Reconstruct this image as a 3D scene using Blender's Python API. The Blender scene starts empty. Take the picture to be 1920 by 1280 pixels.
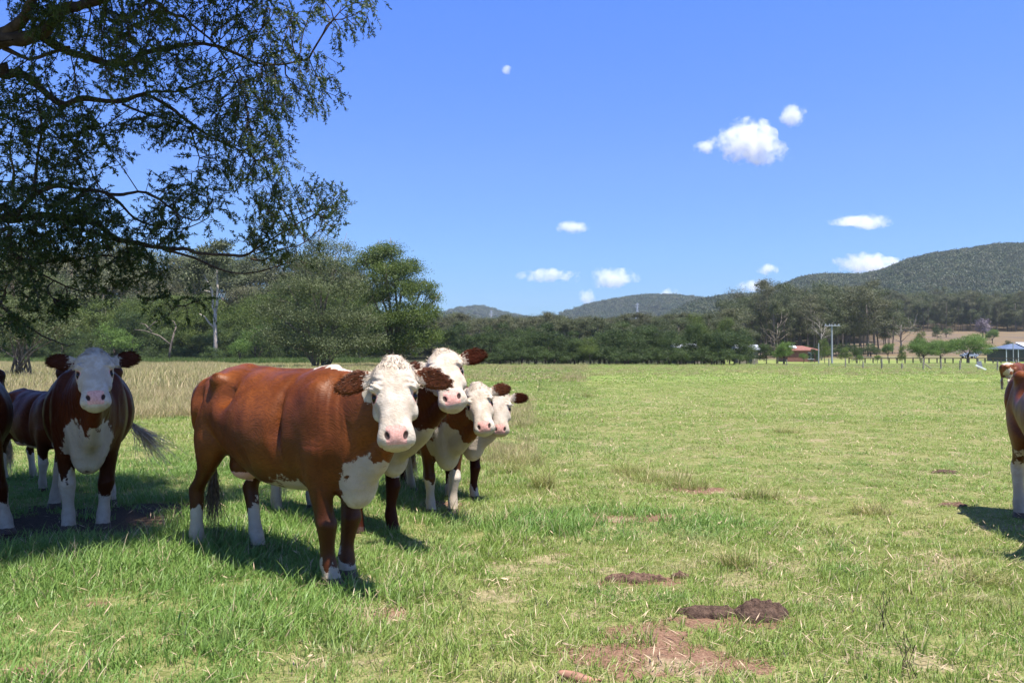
import bpy, bmesh, math, random
import numpy as np
from mathutils import Vector, Matrix, kdtree
from mathutils.bvhtree import BVHTree

C = bpy.context.scene.collection
scene = bpy.context.scene

# ------------------------------------------------------------------ camera, sky, sun, exposure
F = 1550.0                      # focal length in pixels of a 1920-wide picture
CAM_H = 1.42
PITCH = math.atan(28.0 / F)
cam_data = bpy.data.cameras.new("camera")
cam = bpy.data.objects.new("camera", cam_data)
C.objects.link(cam)
cam.location = (0, 0, CAM_H)
cam.rotation_euler = (math.radians(90) + PITCH, 0, 0)
cam_data.sensor_width = 36.0
cam_data.lens = 36.0 * F / 1920.0
cam_data.clip_start = 0.1
cam_data.clip_end = 20000
scene.camera = cam

SUN_DIR = Vector((0.25, -0.24, 0.94)).normalized()       # towards the sun
SUN_EL = math.asin(SUN_DIR.z)
SUN_ROT = math.atan2(SUN_DIR.x, SUN_DIR.y)
SKY_TINT = [(0.0, (0.28, 0.43, 0.66)), (0.06, (0.33, 0.48, 0.74)), (0.12, (0.395, 0.555, 0.84)), (0.22, (0.465, 0.615, 1.03)), (0.39, (0.445, 0.67, 1.34)), (0.62, (0.52, 0.66, 1.0)), (1.0, (0.66, 0.70, 0.78))]
world = bpy.data.worlds.new("World")
scene.world = world
world.use_nodes = True
wn = world.node_tree.nodes
wl = world.node_tree.links
sky = wn.new("ShaderNodeTexSky")
sky.sky_type = 'NISHITA'
sky.sun_disc = False
sky.sun_elevation = SUN_EL
sky.sun_rotation = SUN_ROT
sky.altitude = 0
sky.air_density = 1.0
sky.dust_density = 0.3
sky.ozone_density = 3.0
# white balance of the clear blue sky: deeper blue higher up, unseen zenith whitened to make shade less blue, pale blue down to the horizon
wgeo = wn.new("ShaderNodeTexCoord"); wsep = wn.new("ShaderNodeSeparateXYZ"); wl.new(wgeo.outputs["Generated"], wsep.inputs[0])
wramp = wn.new("ShaderNodeValToRGB")
for k, (pos, col) in enumerate(SKY_TINT):
    e = wramp.color_ramp.elements[k] if k < 2 else wramp.color_ramp.elements.new(pos)
    e.position = pos; e.color = col + (1,)
wl.new(wsep.outputs[2], wramp.inputs[0])
wmul = wn.new("ShaderNodeMix"); wmul.data_type = 'RGBA'; wmul.blend_type = 'MULTIPLY'; wmul.inputs[0].default_value = 1.0
wl.new(sky.outputs[0], wmul.inputs[6]); wl.new(wramp.outputs[0], wmul.inputs[7])
wl.new(wmul.outputs[2], wn["Background"].inputs[0])
wn["Background"].inputs[1].default_value = 0.10

sun_data = bpy.data.lights.new("sun", 'SUN')
sun_data.energy = 4.8
sun_data.angle = math.radians(0.5)
sun_data.color = (1.0, 0.96, 0.9)
sun = bpy.data.objects.new("sun", sun_data)
C.objects.link(sun)
sun.rotation_euler = (-SUN_DIR).to_track_quat('-Z', 'Y').to_euler()
sun.location = (0, 0, 60)

scene.view_settings.view_transform = 'Standard'
scene.view_settings.look = 'None'
scene.view_settings.exposure = 1.05
scene.view_settings.gamma = 1.0
scene.view_settings.use_curve_mapping = False
scene.cycles.max_bounces = 6
scene.cycles.diffuse_bounces = 3
scene.cycles.glossy_bounces = 2
scene.cycles.transmission_bounces = 3
scene.cycles.volume_bounces = 10
scene.cycles.use_denoising = True

# ------------------------------------------------------------------ helpers
def ray(px, py):
    u = (px - 960.0) / F
    w = (640.0 - py) / F
    c, s = math.cos(PITCH), math.sin(PITCH)
    return Vector((u, c - w * s, s + w * c))

def pix(px, py, depth):
    """World point seen at photo pixel (px, py) at world distance depth along +Y."""
    d = ray(px, py)
    return Vector((0, 0, CAM_H)) + d * (depth / d.y)

def gpt(px, py):
    """Flat ground point seen at photo pixel."""
    d = ray(px, py)
    return Vector((0, 0, CAM_H)) + d * (CAM_H / -d.z)

def tag(o, label=None, cat=None, group=None, kind=None):
    if label: o["label"] = label
    if cat: o["category"] = cat
    if group: o["group"] = group
    if kind: o["kind"] = kind
    return o

def empty(name, loc, label, cat, group=None, rotz=0.0):
    o = bpy.data.objects.new(name, None)
    o.empty_display_size = 0.3
    C.objects.link(o)
    o.location = loc
    o.rotation_euler = (0, 0, rotz)
    return tag(o, label, cat, group)

def mesh_obj(name, verts, faces, mat, parent=None, smooth=False, attrs=None):
    me = bpy.data.meshes.new(name)
    verts = np.asarray(verts, dtype=np.float32).reshape(-1, 3)
    if isinstance(faces, np.ndarray):
        n, k = faces.shape
        me.vertices.add(len(verts)); me.vertices.foreach_set("co", verts.ravel())
        me.loops.add(n * k); me.loops.foreach_set("vertex_index", faces.astype(np.int32).ravel())
        me.polygons.add(n); me.polygons.foreach_set("loop_start", np.arange(0, n * k, k, dtype=np.int32))
        me.update(calc_edges=True)
    else:
        me.from_pydata([tuple(map(float, v)) for v in verts], [], faces)
    for k2, v in (attrs or {}).items():
        a = me.attributes.new(k2, 'FLOAT', 'POINT')
        a.data.foreach_set("value", np.asarray(v, dtype=np.float32))
    if smooth:
        me.polygons.foreach_set("use_smooth", np.ones(len(me.polygons), dtype=bool))
    if mat: me.materials.append(mat)
    o = bpy.data.objects.new(name, me)
    C.objects.link(o)
    if parent: o.parent = parent
    return o

class MB:
    """Collects simple shapes into one mesh."""
    def __init__(self): self.v = []; self.f = []
    def add(self, v, f):
        b = len(self.v)
        self.v += [tuple(map(float, p)) for p in v]
        self.f += [tuple(b + i for i in q) for q in f]
    def box(self, c, s, rz=0.0, tilt=None):
        c = Vector(c); R = Matrix.Rotation(rz, 3, 'Z')
        if tilt is not None: R = R @ tilt
        p = [c + R @ Vector((x * s[0] / 2, y * s[1] / 2, z * s[2] / 2)) for z in (-1, 1) for y in (-1, 1) for x in (-1, 1)]
        self.add(p, [(0, 2, 3, 1), (4, 5, 7, 6), (0, 1, 5, 4), (2, 6, 7, 3), (0, 4, 6, 2), (1, 3, 7, 5)])
    def tube(self, pts, radii, n=7):
        pts = [Vector(p) for p in pts]
        rings = []
        for i, p in enumerate(pts):
            t = (pts[min(i + 1, len(pts) - 1)] - pts[max(i - 1, 0)]).normalized()
            a = t.cross(Vector((0.3, 0.2, 1.0) if abs(t.z) < 0.9 else (1, 0.1, 0))).normalized()
            b = t.cross(a)
            rings.append([p + (a * math.cos(2 * math.pi * k / n) + b * math.sin(2 * math.pi * k / n)) * radii[i] for k in range(n)])
        v = [q for r in rings for q in r]
        f = []
        for i in range(len(rings) - 1):
            for k in range(n):
                f.append((i * n + k, i * n + (k + 1) % n, (i + 1) * n + (k + 1) % n, (i + 1) * n + k))
        f.append(tuple(range(n))[::-1]); f.append(tuple((len(rings) - 1) * n + k for k in range(n)))
        self.add(v, f)
    def build(self, name, mat, parent=None, smooth=False):
        return mesh_obj(name, self.v, self.f, mat, parent, smooth)

def loft(rings):
    """Closed skin over rings (each n x 3), fan caps."""
    n = len(rings[0]); v = [p for r in rings for p in r]; f = []
    for i in range(len(rings) - 1):
        for k in range(n):
            f.append((i * n + k, i * n + (k + 1) % n, (i + 1) * n + (k + 1) % n, (i + 1) * n + k))
    b = len(v)
    v.append(np.mean(rings[0], axis=0)); v.append(np.mean(rings[-1], axis=0))
    m = (len(rings) - 1) * n
    for k in range(n):
        f.append((b, (k + 1) % n, k)); f.append((b + 1, m + k, m + (k + 1) % n))
    return v, f

# ------------------------------------------------------------------ node materials
class NT:
    def __init__(self, name):
        self.m = bpy.data.materials.new(name); self.m.use_nodes = True
        self.t = self.m.node_tree; self.n = self.t.nodes; self.l = self.t.links
        self.bsdf = self.n["Principled BSDF"]; self.out = self.n["Material Output"]
    def node(self, typ, **kw):
        nd = self.n.new(typ)
        for k, v in kw.items(): setattr(nd, k, v)
        return nd
    def link(self, a, b): self.l.new(a, b)
    def val(self, sock, v):
        if hasattr(v, "is_output") or isinstance(v, bpy.types.NodeSocket): self.l.new(v, sock)
        else: sock.default_value = v
    def math(self, op, a, b=0.0, clamp=False):
        nd = self.node("ShaderNodeMath", operation=op); nd.use_clamp = clamp
        self.val(nd.inputs[0], a); self.val(nd.inputs[1], b); return nd.outputs[0]
    def mix(self, fac, a, b, blend='MIX'):
        nd = self.node("ShaderNodeMix", data_type='RGBA', blend_type=blend)
        self.val(nd.inputs[0], fac)
        for s, v in ((nd.inputs[6], a), (nd.inputs[7], b)):
            if isinstance(v, (tuple, list)): s.default_value = (v[0], v[1], v[2], 1)
            else: self.l.new(v, s)
        return nd.outputs[2]
    def noise(self, vec, scale, detail=3.0, rough=0.55):
        nd = self.node("ShaderNodeTexNoise"); nd.inputs["Scale"].default_value = scale
        nd.inputs["Detail"].default_value = detail; nd.inputs["Roughness"].default_value = rough
        if vec is not None: self.l.new(vec, nd.inputs["Vector"])
        return nd.outputs["Fac"]
    def ramp(self, fac, lo, hi):
        nd = self.node("ShaderNodeMapRange"); nd.interpolation_type = 'SMOOTHSTEP'
        self.val(nd.inputs[0], fac); nd.inputs[1].default_value = lo; nd.inputs[2].default_value = hi
        return nd.outputs[0]
    def attr(self, name):
        nd = self.node("ShaderNodeAttribute", attribute_name=name); return nd.outputs["Fac"]
    def pos(self): return self.node("ShaderNodeNewGeometry").outputs["Position"]
    def obj(self): return self.node("ShaderNodeTexCoord").outputs["Object"]
    def vmul(self, vec, s):
        nd = self.node("ShaderNodeVectorMath", operation='MULTIPLY'); self.l.new(vec, nd.inputs[0]); nd.inputs[1].default_value = s
        return nd.outputs[0]
    def bump(self, h, strength, dist):
        nd = self.node("ShaderNodeBump"); nd.inputs["Strength"].default_value = strength; nd.inputs["Distance"].default_value = dist
        self.l.new(h, nd.inputs["Height"]); self.l.new(nd.outputs[0], self.bsdf.inputs["Normal"]); return nd.outputs[0]
    def base(self, c):
        s = self.bsdf.inputs["Base Color"]
        if isinstance(c, (tuple, list)): s.default_value = (c[0], c[1], c[2], 1)
        else: self.l.new(c, s)
    def rough(self, r, spec=0.5):
        self.bsdf.inputs["Roughness"].default_value = r; self.bsdf.inputs["Specular IOR Level"].default_value = spec
    def leafy(self, col, trans):
        """Diffuse + translucent + weak gloss, for blades and leaves."""
        tr = self.node("ShaderNodeBsdfTranslucent"); self.l.new(col, tr.inputs[0])
        mx = self.node("ShaderNodeMixShader"); mx.inputs[0].default_value = trans
        self.base(col); self.l.new(self.bsdf.outputs[0], mx.inputs[1]); self.l.new(tr.outputs[0], mx.inputs[2])
        self.l.new(mx.outputs[0], self.out.inputs[0])

def plain(name, col, rough=0.7, spec=0.3, var=0.15, scale=3.0, metal=0.0):
    t = NT(name)
    n = t.noise(t.obj(), scale, 4)
    t.base(t.mix(t.ramp(n, 0.3, 0.7), tuple(c * (1 - var) for c in col), tuple(min(1, c * (1 + var)) for c in col)))
    t.rough(rough, spec); t.bsdf.inputs["Metallic"].default_value = metal
    return t.m

def leaf_mat(name, dark, light, trans=0.25, rnd=0.5, rough=0.55, warm=None, nscale=0.6):
    t = NT(name)
    oi = t.node("ShaderNodeObjectInfo")
    n = t.noise(t.pos(), nscale, 2)
    f = t.math('ADD', t.math('MULTIPLY', t.attr("tint"), 0.6), t.math('MULTIPLY', oi.outputs["Random"], rnd * 0.5))
    f = t.math('ADD', f, t.math('MULTIPLY', t.math('SUBTRACT', n, 0.5), 0.9), True)
    col = t.mix(f, dark, light)
    if warm:
        r2 = t.node("ShaderNodeTexWhiteNoise"); r2.noise_dimensions = '1D'
        t.link(oi.outputs["Random"], r2.inputs["W"])
        col = t.mix(t.math('MULTIPLY', r2.outputs["Value"], 0.55), col, warm)
    t.rough(rough, 0.35)
    t.leafy(col, trans)
    return t.m

def smooth01(a, b, x):
    t = np.clip((np.asarray(x, dtype=float) - a) / (b - a), 0, 1); return t * t * (3 - 2 * t)

_vn = np.random.default_rng(77).random((256, 256))
def vnoise(x, y):
    """Cheap tileable value noise in numpy."""
    x = np.asarray(x, dtype=float); y = np.asarray(y, dtype=float)
    xi = np.floor(x).astype(int); yi = np.floor(y).astype(int)
    fx = x - xi; fy = y - yi
    fx = fx * fx * (3 - 2 * fx); fy = fy * fy * (3 - 2 * fy)
    g = lambda i, j: _vn[i % 256, j % 256]
    return (g(xi, yi) * (1 - fx) + g(xi + 1, yi) * fx) * (1 - fy) + (g(xi, yi + 1) * (1 - fx) + g(xi + 1, yi + 1) * fx) * fy
def fbm(x, y, o=3):
    s = 0; a = 0.5; t = 0
    for k in range(o):
        s = s + a * vnoise(x * 2 ** k + 13 * k, y * 2 ** k + 7 * k); t += a; a *= 0.5
    return s / t
# ------------------------------------------------------------------ ground, hills
def ground_h(x, y):
    x = np.asarray(x, dtype=float); y = np.asarray(y, dtype=float)
    m = smooth01(0.18, 0.5, x / np.maximum(y, 1.0))
    r = np.maximum(y - 188.0, 0.0)
    slope = 0.066 * r * r / (r + 22.0)
    h = m * np.minimum(slope, 34.0)
    h = h + np.where(y > 150, 0.006 * (y - 150), 0) * (1 - m)
    near = 0.05 * (fbm(x * 0.35, y * 0.35, 3) - 0.5) * np.clip(1 - y / 120.0, 0, 1)
    return h + near
def gz(x, y): return float(ground_h(x, y))

# patches of bare soil seen in the photograph: (px, py, half width m, half depth m)
BARE = [gpt(1265, 1240).xy.to_tuple() + (0.42, 0.22), gpt(1210, 1185).xy.to_tuple() + (0.22, 0.15), gpt(1120, 1225).xy.to_tuple() + (0.20, 0.17),
        gpt(735, 1150).xy.to_tuple() + (0.20, 0.12), gpt(110, 985).xy.to_tuple() + (1.1, 1.0), gpt(290, 955).xy.to_tuple() + (0.55, 0.45), gpt(90, 1085).xy.to_tuple() + (0.12, 0.08),
        gpt(60, 1255).xy.to_tuple() + (0.15, 0.12), gpt(185, 1130).xy.to_tuple() + (0.1, 0.07), gpt(840, 945).xy.to_tuple() + (0.3, 0.25),
        gpt(1310, 920).xy.to_tuple() + (0.4, 0.25), gpt(1190, 970).xy.to_tuple() + (0.5, 0.2), gpt(1390, 1165).xy.to_tuple() + (0.38, 0.14), gpt(1200, 1088).xy.to_tuple() + (0.3, 0.12)]
def bare_at(x, y):
    b = np.zeros_like(np.asarray(x, dtype=float))
    wob = 0.45 * (fbm(np.asarray(x) * 6, np.asarray(y) * 6, 3) - 0.5) * 2
    for bx, by, rx, ry in BARE:
        r = np.sqrt(((x - bx) / rx) ** 2 + ((y - by) / ry) ** 2)
        b = np.maximum(b, np.clip((1.15 + wob - r) / 0.4, 0, 1))
    return b

def straw_at(x, y):
    return smooth01(0.60, 0.72, fbm(np.asarray(x) * 3.1 + 70, np.asarray(y) * 3.6 + 11, 3)) * smooth01(-2.2, -0.5, np.asarray(x) - 0.0 * np.asarray(y))
def build_ground():
    ys = np.concatenate([np.linspace(-30, 2.5, 12), np.arange(2.8, 13, 0.09), 13 * 1.035 ** np.arange(0, 150)])
    ys = ys[ys < 2100]; ys = np.append(ys, [2400, 6000])
    us = np.concatenate([[-8, -4, -2.2, -1.5], np.linspace(-1.2, 1.2, 170), [1.5, 2.2, 4, 8]])
    Y, U = np.meshgrid(ys, us, indexing='ij')
    W = np.maximum(np.abs(Y), 4.0)
    X = U * W
    Z = ground_h(X, Y)
    n, m = X.shape
    idx = np.arange(n * m).reshape(n, m)
    f = np.stack([idx[:-1, :-1], idx[:-1, 1:], idx[1:, 1:], idx[1:, :-1]], -1).reshape(-1, 4)
    v = np.stack([X, Y, Z], -1).reshape(-1, 3)
    t = NT("soil_and_turf")
    p = t.pos()
    sep = t.node("ShaderNodeSeparateXYZ"); t.link(p, sep.inputs[0])
    n1 = t.noise(p, 0.25, 5); n2 = t.noise(p, 9.0, 5, 0.7); n3 = t.noise(p, 60.0, 3, 0.7); n4 = t.noise(p, 0.05, 4)
    thatch = t.mix(t.ramp(t.math("ADD", t.math("MULTIPLY", n2, 0.5), t.math("MULTIPLY", n3, 0.5)), 0.38, 0.62), (0.105, 0.125, 0.032), (0.28, 0.25, 0.11))
    soil = t.mix(t.ramp(n3, 0.25, 0.75), (0.095, 0.050, 0.031), (0.28, 0.165, 0.11))
    n5 = t.noise(p, 26.0, 4, 0.7)
    soil = t.mix(t.math('MULTIPLY', t.ramp(n5, 0.55, 0.68), 0.7), soil, (0.34, 0.26, 0.15))
    soil = t.mix(t.attr('shade_mud'), soil, t.mix(t.ramp(n3, 0.3, 0.7), (0.034, 0.023, 0.015), (0.095, 0.064, 0.042)))  # trampled mud, coloured darker still to deepen the tree's shade
    bm = t.ramp(t.math('ADD', t.attr("bare"), t.math('MULTIPLY', t.math('SUBTRACT', n2, 0.5), 1.6)), 0.35, 0.6)
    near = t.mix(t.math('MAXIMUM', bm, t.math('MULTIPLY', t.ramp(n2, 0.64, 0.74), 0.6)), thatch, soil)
    strawc = t.mix(t.ramp(n5, 0.35, 0.65), (0.20, 0.145, 0.085), (0.42, 0.33, 0.21))
    near = t.mix(t.math('MULTIPLY', t.ramp(t.math('ADD', t.attr('straw'), t.math('MULTIPLY', t.math('SUBTRACT', n2, 0.5), 1.2)), 0.35, 0.8), 0.6), near, strawc)
    farc = t.mix(t.ramp(n1, 0.35, 0.65), (0.185, 0.245, 0.055), (0.245, 0.262, 0.080))
    farc = t.mix(t.math('MULTIPLY', t.ramp(n2, 0.35, 0.65), 0.25), farc, (0.10, 0.11, 0.035))
    n6 = t.noise(t.vmul(p, (0.10, 0.045, 0.1)), 1.0, 5, 0.65)
    farc = t.mix(t.math('MULTIPLY', t.ramp(n6, 0.50, 0.62), 0.55), farc, (0.115, 0.185, 0.042))
    farc = t.mix(t.math('MULTIPLY', t.ramp(n6, 0.44, 0.34), 0.5), farc, (0.33, 0.26, 0.135))
    dry = t.mix(t.ramp(n4, 0.4, 0.65), (0.165, 0.118, 0.070), (0.125, 0.095, 0.078))
    dry = t.mix(t.math('MULTIPLY', t.ramp(n1, 0.5, 0.7), 0.45), dry, (0.115, 0.10, 0.045))
    c = t.mix(t.ramp(sep.outputs[1], 14, 60), near, farc)
    c = t.mix(t.ramp(sep.outputs[1], 196, 232), c, dry)
    ratio = t.math('DIVIDE', sep.outputs[0], sep.outputs[1])
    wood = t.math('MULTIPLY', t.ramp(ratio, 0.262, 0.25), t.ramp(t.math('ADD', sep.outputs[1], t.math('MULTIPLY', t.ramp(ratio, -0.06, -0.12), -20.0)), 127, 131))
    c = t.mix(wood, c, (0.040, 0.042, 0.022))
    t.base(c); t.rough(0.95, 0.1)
    t.bump(t.math('ADD', t.math('MULTIPLY', n2, 0.6), t.math('MULTIPLY', n3, 0.4)), 0.8, 0.03)
    o = mesh_obj("ground", v, f, t.m, smooth=True, attrs={"bare": bare_at(v[:, 0], v[:, 1]), "straw": straw_at(v[:, 0], v[:, 1]), "shade_mud": smooth01(-1.9, -2.6, v[:, 0]) * smooth01(5.4, 5.9, v[:, 1]) * smooth01(11.5, 9.5, v[:, 1])})
    tag(o, kind="structure")
build_ground()

SKY_A = [(300, 640), (700, 610), (830, 588), (870, 578), (905, 577), (940, 585), (1000, 592), (1040, 597), (1200, 630)]
SKY_B = [(800, 640), (950, 597), (1000, 593), (1040, 588), (1100, 570), (1160, 559), (1210, 555), (1260, 559), (1320, 568), (1400, 575), (1600, 600), (1900, 640)]
SKY_C = [(1150, 640), (1250, 598), (1310, 572), (1360, 560), (1400, 553), (1440, 547), (1480, 528), (1520, 513), (1560, 508), (1610, 511), (1660, 511), (1700, 501), (1750, 489), (1800, 479), (1860, 467), (1920, 458), (2050, 440), (2300, 420), (2700, 430)]
RIDGES = [(SKY_A, 2700.0, 600.0), (SKY_B, 2000.0, 520.0), (SKY_C, 1150.0, 520.0)]
def ridge_h(x, y):
    """Height of the hills at world (x, y)."""
    x = np.asarray(x, dtype=float); y = np.asarray(y, dtype=float)
    px = 960 + F * x / np.maximum(y, 1)
    h = np.full(x.shape, -5.0)
    for pts, D, Wd in RIDGES:
        rows = np.interp(px, [p[0] for p in pts], [p[1] for p in pts])
        top = CAM_H + (668 - rows) / F * D - (13.0 if D < 1500 else 14.0)
        Dl = D * (1 + 0.05 * np.sin(px / 75.0) + 0.012 * np.sin(px / 31.0))
        k = np.clip(1 - np.abs(y - Dl) / Wd, 0, 1)
        prof = k * k * (3 - 2 * k)
        gully = 0.07 * (fbm(x / 140.0, y / 200.0, 3) - 0.5) * 2
        h = np.maximum(h, top * prof * (1 + gully * (1 - prof) * 2.2) - 4.0 * (1 - prof))
    return h
def build_hills():
    ys = np.concatenate([np.arange(600, 1800, 24), np.arange(1800, 3400, 50)]); us = np.linspace(-0.75, 1.25, 200)
    Y, U = np.meshgrid(ys, us, indexing='ij'); X = U * Y
    Z = ridge_h(X, Y)
    n, m = X.shape; idx = np.arange(n * m).reshape(n, m)
    f = np.stack([idx[:-1, :-1], idx[:-1, 1:], idx[1:, 1:], idx[1:, :-1]], -1).reshape(-1, 4)
    t = NT("hill_floor"); n1 = t.noise(t.pos(), 0.03, 5)
    t.base(t.mix(t.ramp(n1, 0.35, 0.65), (0.045, 0.055, 0.025), (0.10, 0.085, 0.05))); t.rough(0.95, 0.1)
    o = mesh_obj("hills", np.stack([X, Y, Z], -1).reshape(-1, 3), f, t.m, smooth=True)
    tag(o, kind="structure")
build_hills()
# ------------------------------------------------------------------ cattle
def coat_material(name, red_d, red_l):
    t = NT(name)
    ob = t.obj()
    wn3 = t.node('ShaderNodeTexNoise'); wn3.inputs['Scale'].default_value = 3.5; t.link(ob, wn3.inputs['Vector'])
    wad = t.node('ShaderNodeVectorMath', operation='MULTIPLY_ADD'); t.link(wn3.outputs['Color'], wad.inputs[0]); wad.inputs[1].default_value = (0.22, 0.22, 0.22); t.link(ob, wad.inputs[2]); warp = wad.outputs[0]
    n1 = t.noise(ob, 14.0, 4, 0.6); n2 = t.noise(ob, 3.0, 3); n3 = t.noise(t.vmul(warp, (24, 75, 120)), 1.0, 3, 0.6); n4 = t.noise(ob, 70.0, 3, 0.7)
    red = t.mix(t.ramp(n2, 0.3, 0.72), red_d, red_l)
    red = t.mix(t.math('MULTIPLY', t.ramp(n3, 0.35, 0.7), 0.5), red, tuple(c * 0.45 for c in red_d))
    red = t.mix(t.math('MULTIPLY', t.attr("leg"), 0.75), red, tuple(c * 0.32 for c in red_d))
    white = t.mix(t.ramp(n1, 0.35, 0.7), (0.44, 0.355, 0.265), (0.58, 0.505, 0.415))
    white = t.mix(t.math('MULTIPLY', t.ramp(n4, 0.45, 0.8), 0.30), white, (0.40, 0.31, 0.21))
    white = t.mix(t.math('MULTIPLY', t.attr("dirty"), t.ramp(n1, 0.3, 0.6)), white, (0.33, 0.26, 0.185))
    w = t.math('ADD', t.attr("white"), t.math('MULTIPLY', t.math('SUBTRACT', n1, 0.5), 0.20))
    w = t.math('ADD', w, t.math('MULTIPLY', t.math('SUBTRACT', n4, 0.5), 0.03))
    c = t.mix(t.ramp(w, -0.006, 0.010), red, white)
    pinkc = t.mix(t.ramp(n4, 0.35, 0.75), (0.72, 0.40, 0.33), (0.55, 0.26, 0.21))
    c = t.mix(t.ramp(t.attr("pink"), 0.35, 0.6), c, pinkc)
    c = t.mix(t.ramp(t.attr("dark"), 0.3, 0.7), c, (0.045, 0.026, 0.022))
    t.base(c); t.rough(0.45, 0.10 if red_d[0] < 0.08 else 0.33)
    t.bsdf.inputs['Specular Tint'].default_value = (1.0, 0.82, 0.68, 1)
    t.bump(t.math('ADD', n3, t.math('MULTIPLY', t.math('MULTIPLY', n4, 0.9), t.ramp(w, -0.02, 0.05))), 0.35, 0.010)
    return t.m
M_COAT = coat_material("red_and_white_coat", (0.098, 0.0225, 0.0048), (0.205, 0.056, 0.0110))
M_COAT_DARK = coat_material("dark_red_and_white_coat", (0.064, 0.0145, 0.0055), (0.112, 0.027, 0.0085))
M_EYE = plain("eye_surface", (0.010, 0.006, 0.004), 0.22, 0.35, 0.1)
M_HAIR = plain("tail_hair", (0.62, 0.46, 0.31), 0.6, 0.3, 0.3, 30)
M_HAIR_DARK = plain("dark_tail_hair", (0.16, 0.11, 0.075), 0.6, 0.3, 0.3, 30)

def sp(a, e): return np.sign(a) * np.abs(a) ** e
TH = np.linspace(0, 2 * np.pi, 28, endpoint=False)

def ellipsoid(c, r, R=None):
    rings = []
    for a in np.linspace(-np.pi / 2 + 0.12, np.pi / 2 - 0.12, 12):
        p = np.stack([r[0] * np.cos(a) * np.cos(TH), r[1] * np.cos(a) * np.sin(TH), np.full(len(TH), r[2] * np.sin(a))], 1)
        if R is not None: p = p @ np.array(R.transposed())
        rings.append(p + np.array(c))
    return loft(rings)

def path_rings(pts, rad):
    """Rings along a path; rad = (half width, half height) per point."""
    pts = [np.array(p, dtype=float) for p in pts]; rings = []
    for i, p in enumerate(pts):
        t = pts[min(i + 1, len(pts) - 1)] - pts[max(i - 1, 0)]; t /= np.linalg.norm(t)
        up = np.array((0, 0, 1.0)) if abs(t[2]) < 0.88 else np.array((1.0, 0, 0))
        s = np.cross(up, t); s /= np.linalg.norm(s); u = np.cross(t, s)
        a, b = rad[i]
        rings.append(p + np.outer(np.cos(TH) * a, s) + np.outer(np.sin(TH) * b, u))
    return rings

def spline(pts, n):
    """Catmull-Rom through pts (rows may carry extra columns)."""
    P = np.array(pts, dtype=float); P = np.vstack([2 * P[0] - P[1], P, 2 * P[-1] - P[-2]])
    out = []
    k = len(P) - 3
    for g in np.linspace(0, k - 1e-6, n):
        i = int(g); t = g - i; a, b, c, d = P[i:i + 4]
        out.append(0.5 * (2 * b + (c - a) * t + (2 * a - 5 * b + 4 * c - d) * t * t + (3 * b - a - 3 * c + d) * t ** 3))
    return np.array(out)

TRUNK = [  # x, top, bottom, half width
    (-0.86, 1.17, 1.00, 0.10), (-0.82, 1.24, 0.90, 0.19), (-0.74, 1.29, 0.80, 0.245), (-0.60, 1.325, 0.72, 0.275), (-0.42, 1.345, 0.70, 0.295), (-0.25, 1.335, 0.635, 0.325),
    (-0.05, 1.32, 0.555, 0.365), (0.15, 1.315, 0.535, 0.365), (0.35, 1.325, 0.535, 0.325), (0.52, 1.35, 0.55, 0.275), (0.66, 1.34, 0.55, 0.245), (0.78, 1.28, 0.56, 0.20), (0.88, 1.18, 0.62, 0.14), (0.94, 1.08, 0.74, 0.07)]
HEAD = [  # t, half width, face, jaw
    (-0.025, 0.045, -0.045, -0.10), (0.0, 0.080, -0.015, -0.145), (0.035, 0.108, 0.012, -0.19), (0.09, 0.130, 0.030, -0.235), (0.16, 0.133, 0.032, -0.265), (0.225, 0.132, 0.026, -0.275), (0.27, 0.122, 0.026, -0.262),
    (0.33, 0.099, 0.022, -0.225), (0.39, 0.094, 0.016, -0.19), (0.44, 0.105, 0.012, -0.17), (0.485, 0.111, 0.000, -0.16), (0.515, 0.098, -0.022, -0.15), (0.535, 0.062, -0.05, -0.135)]

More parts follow.
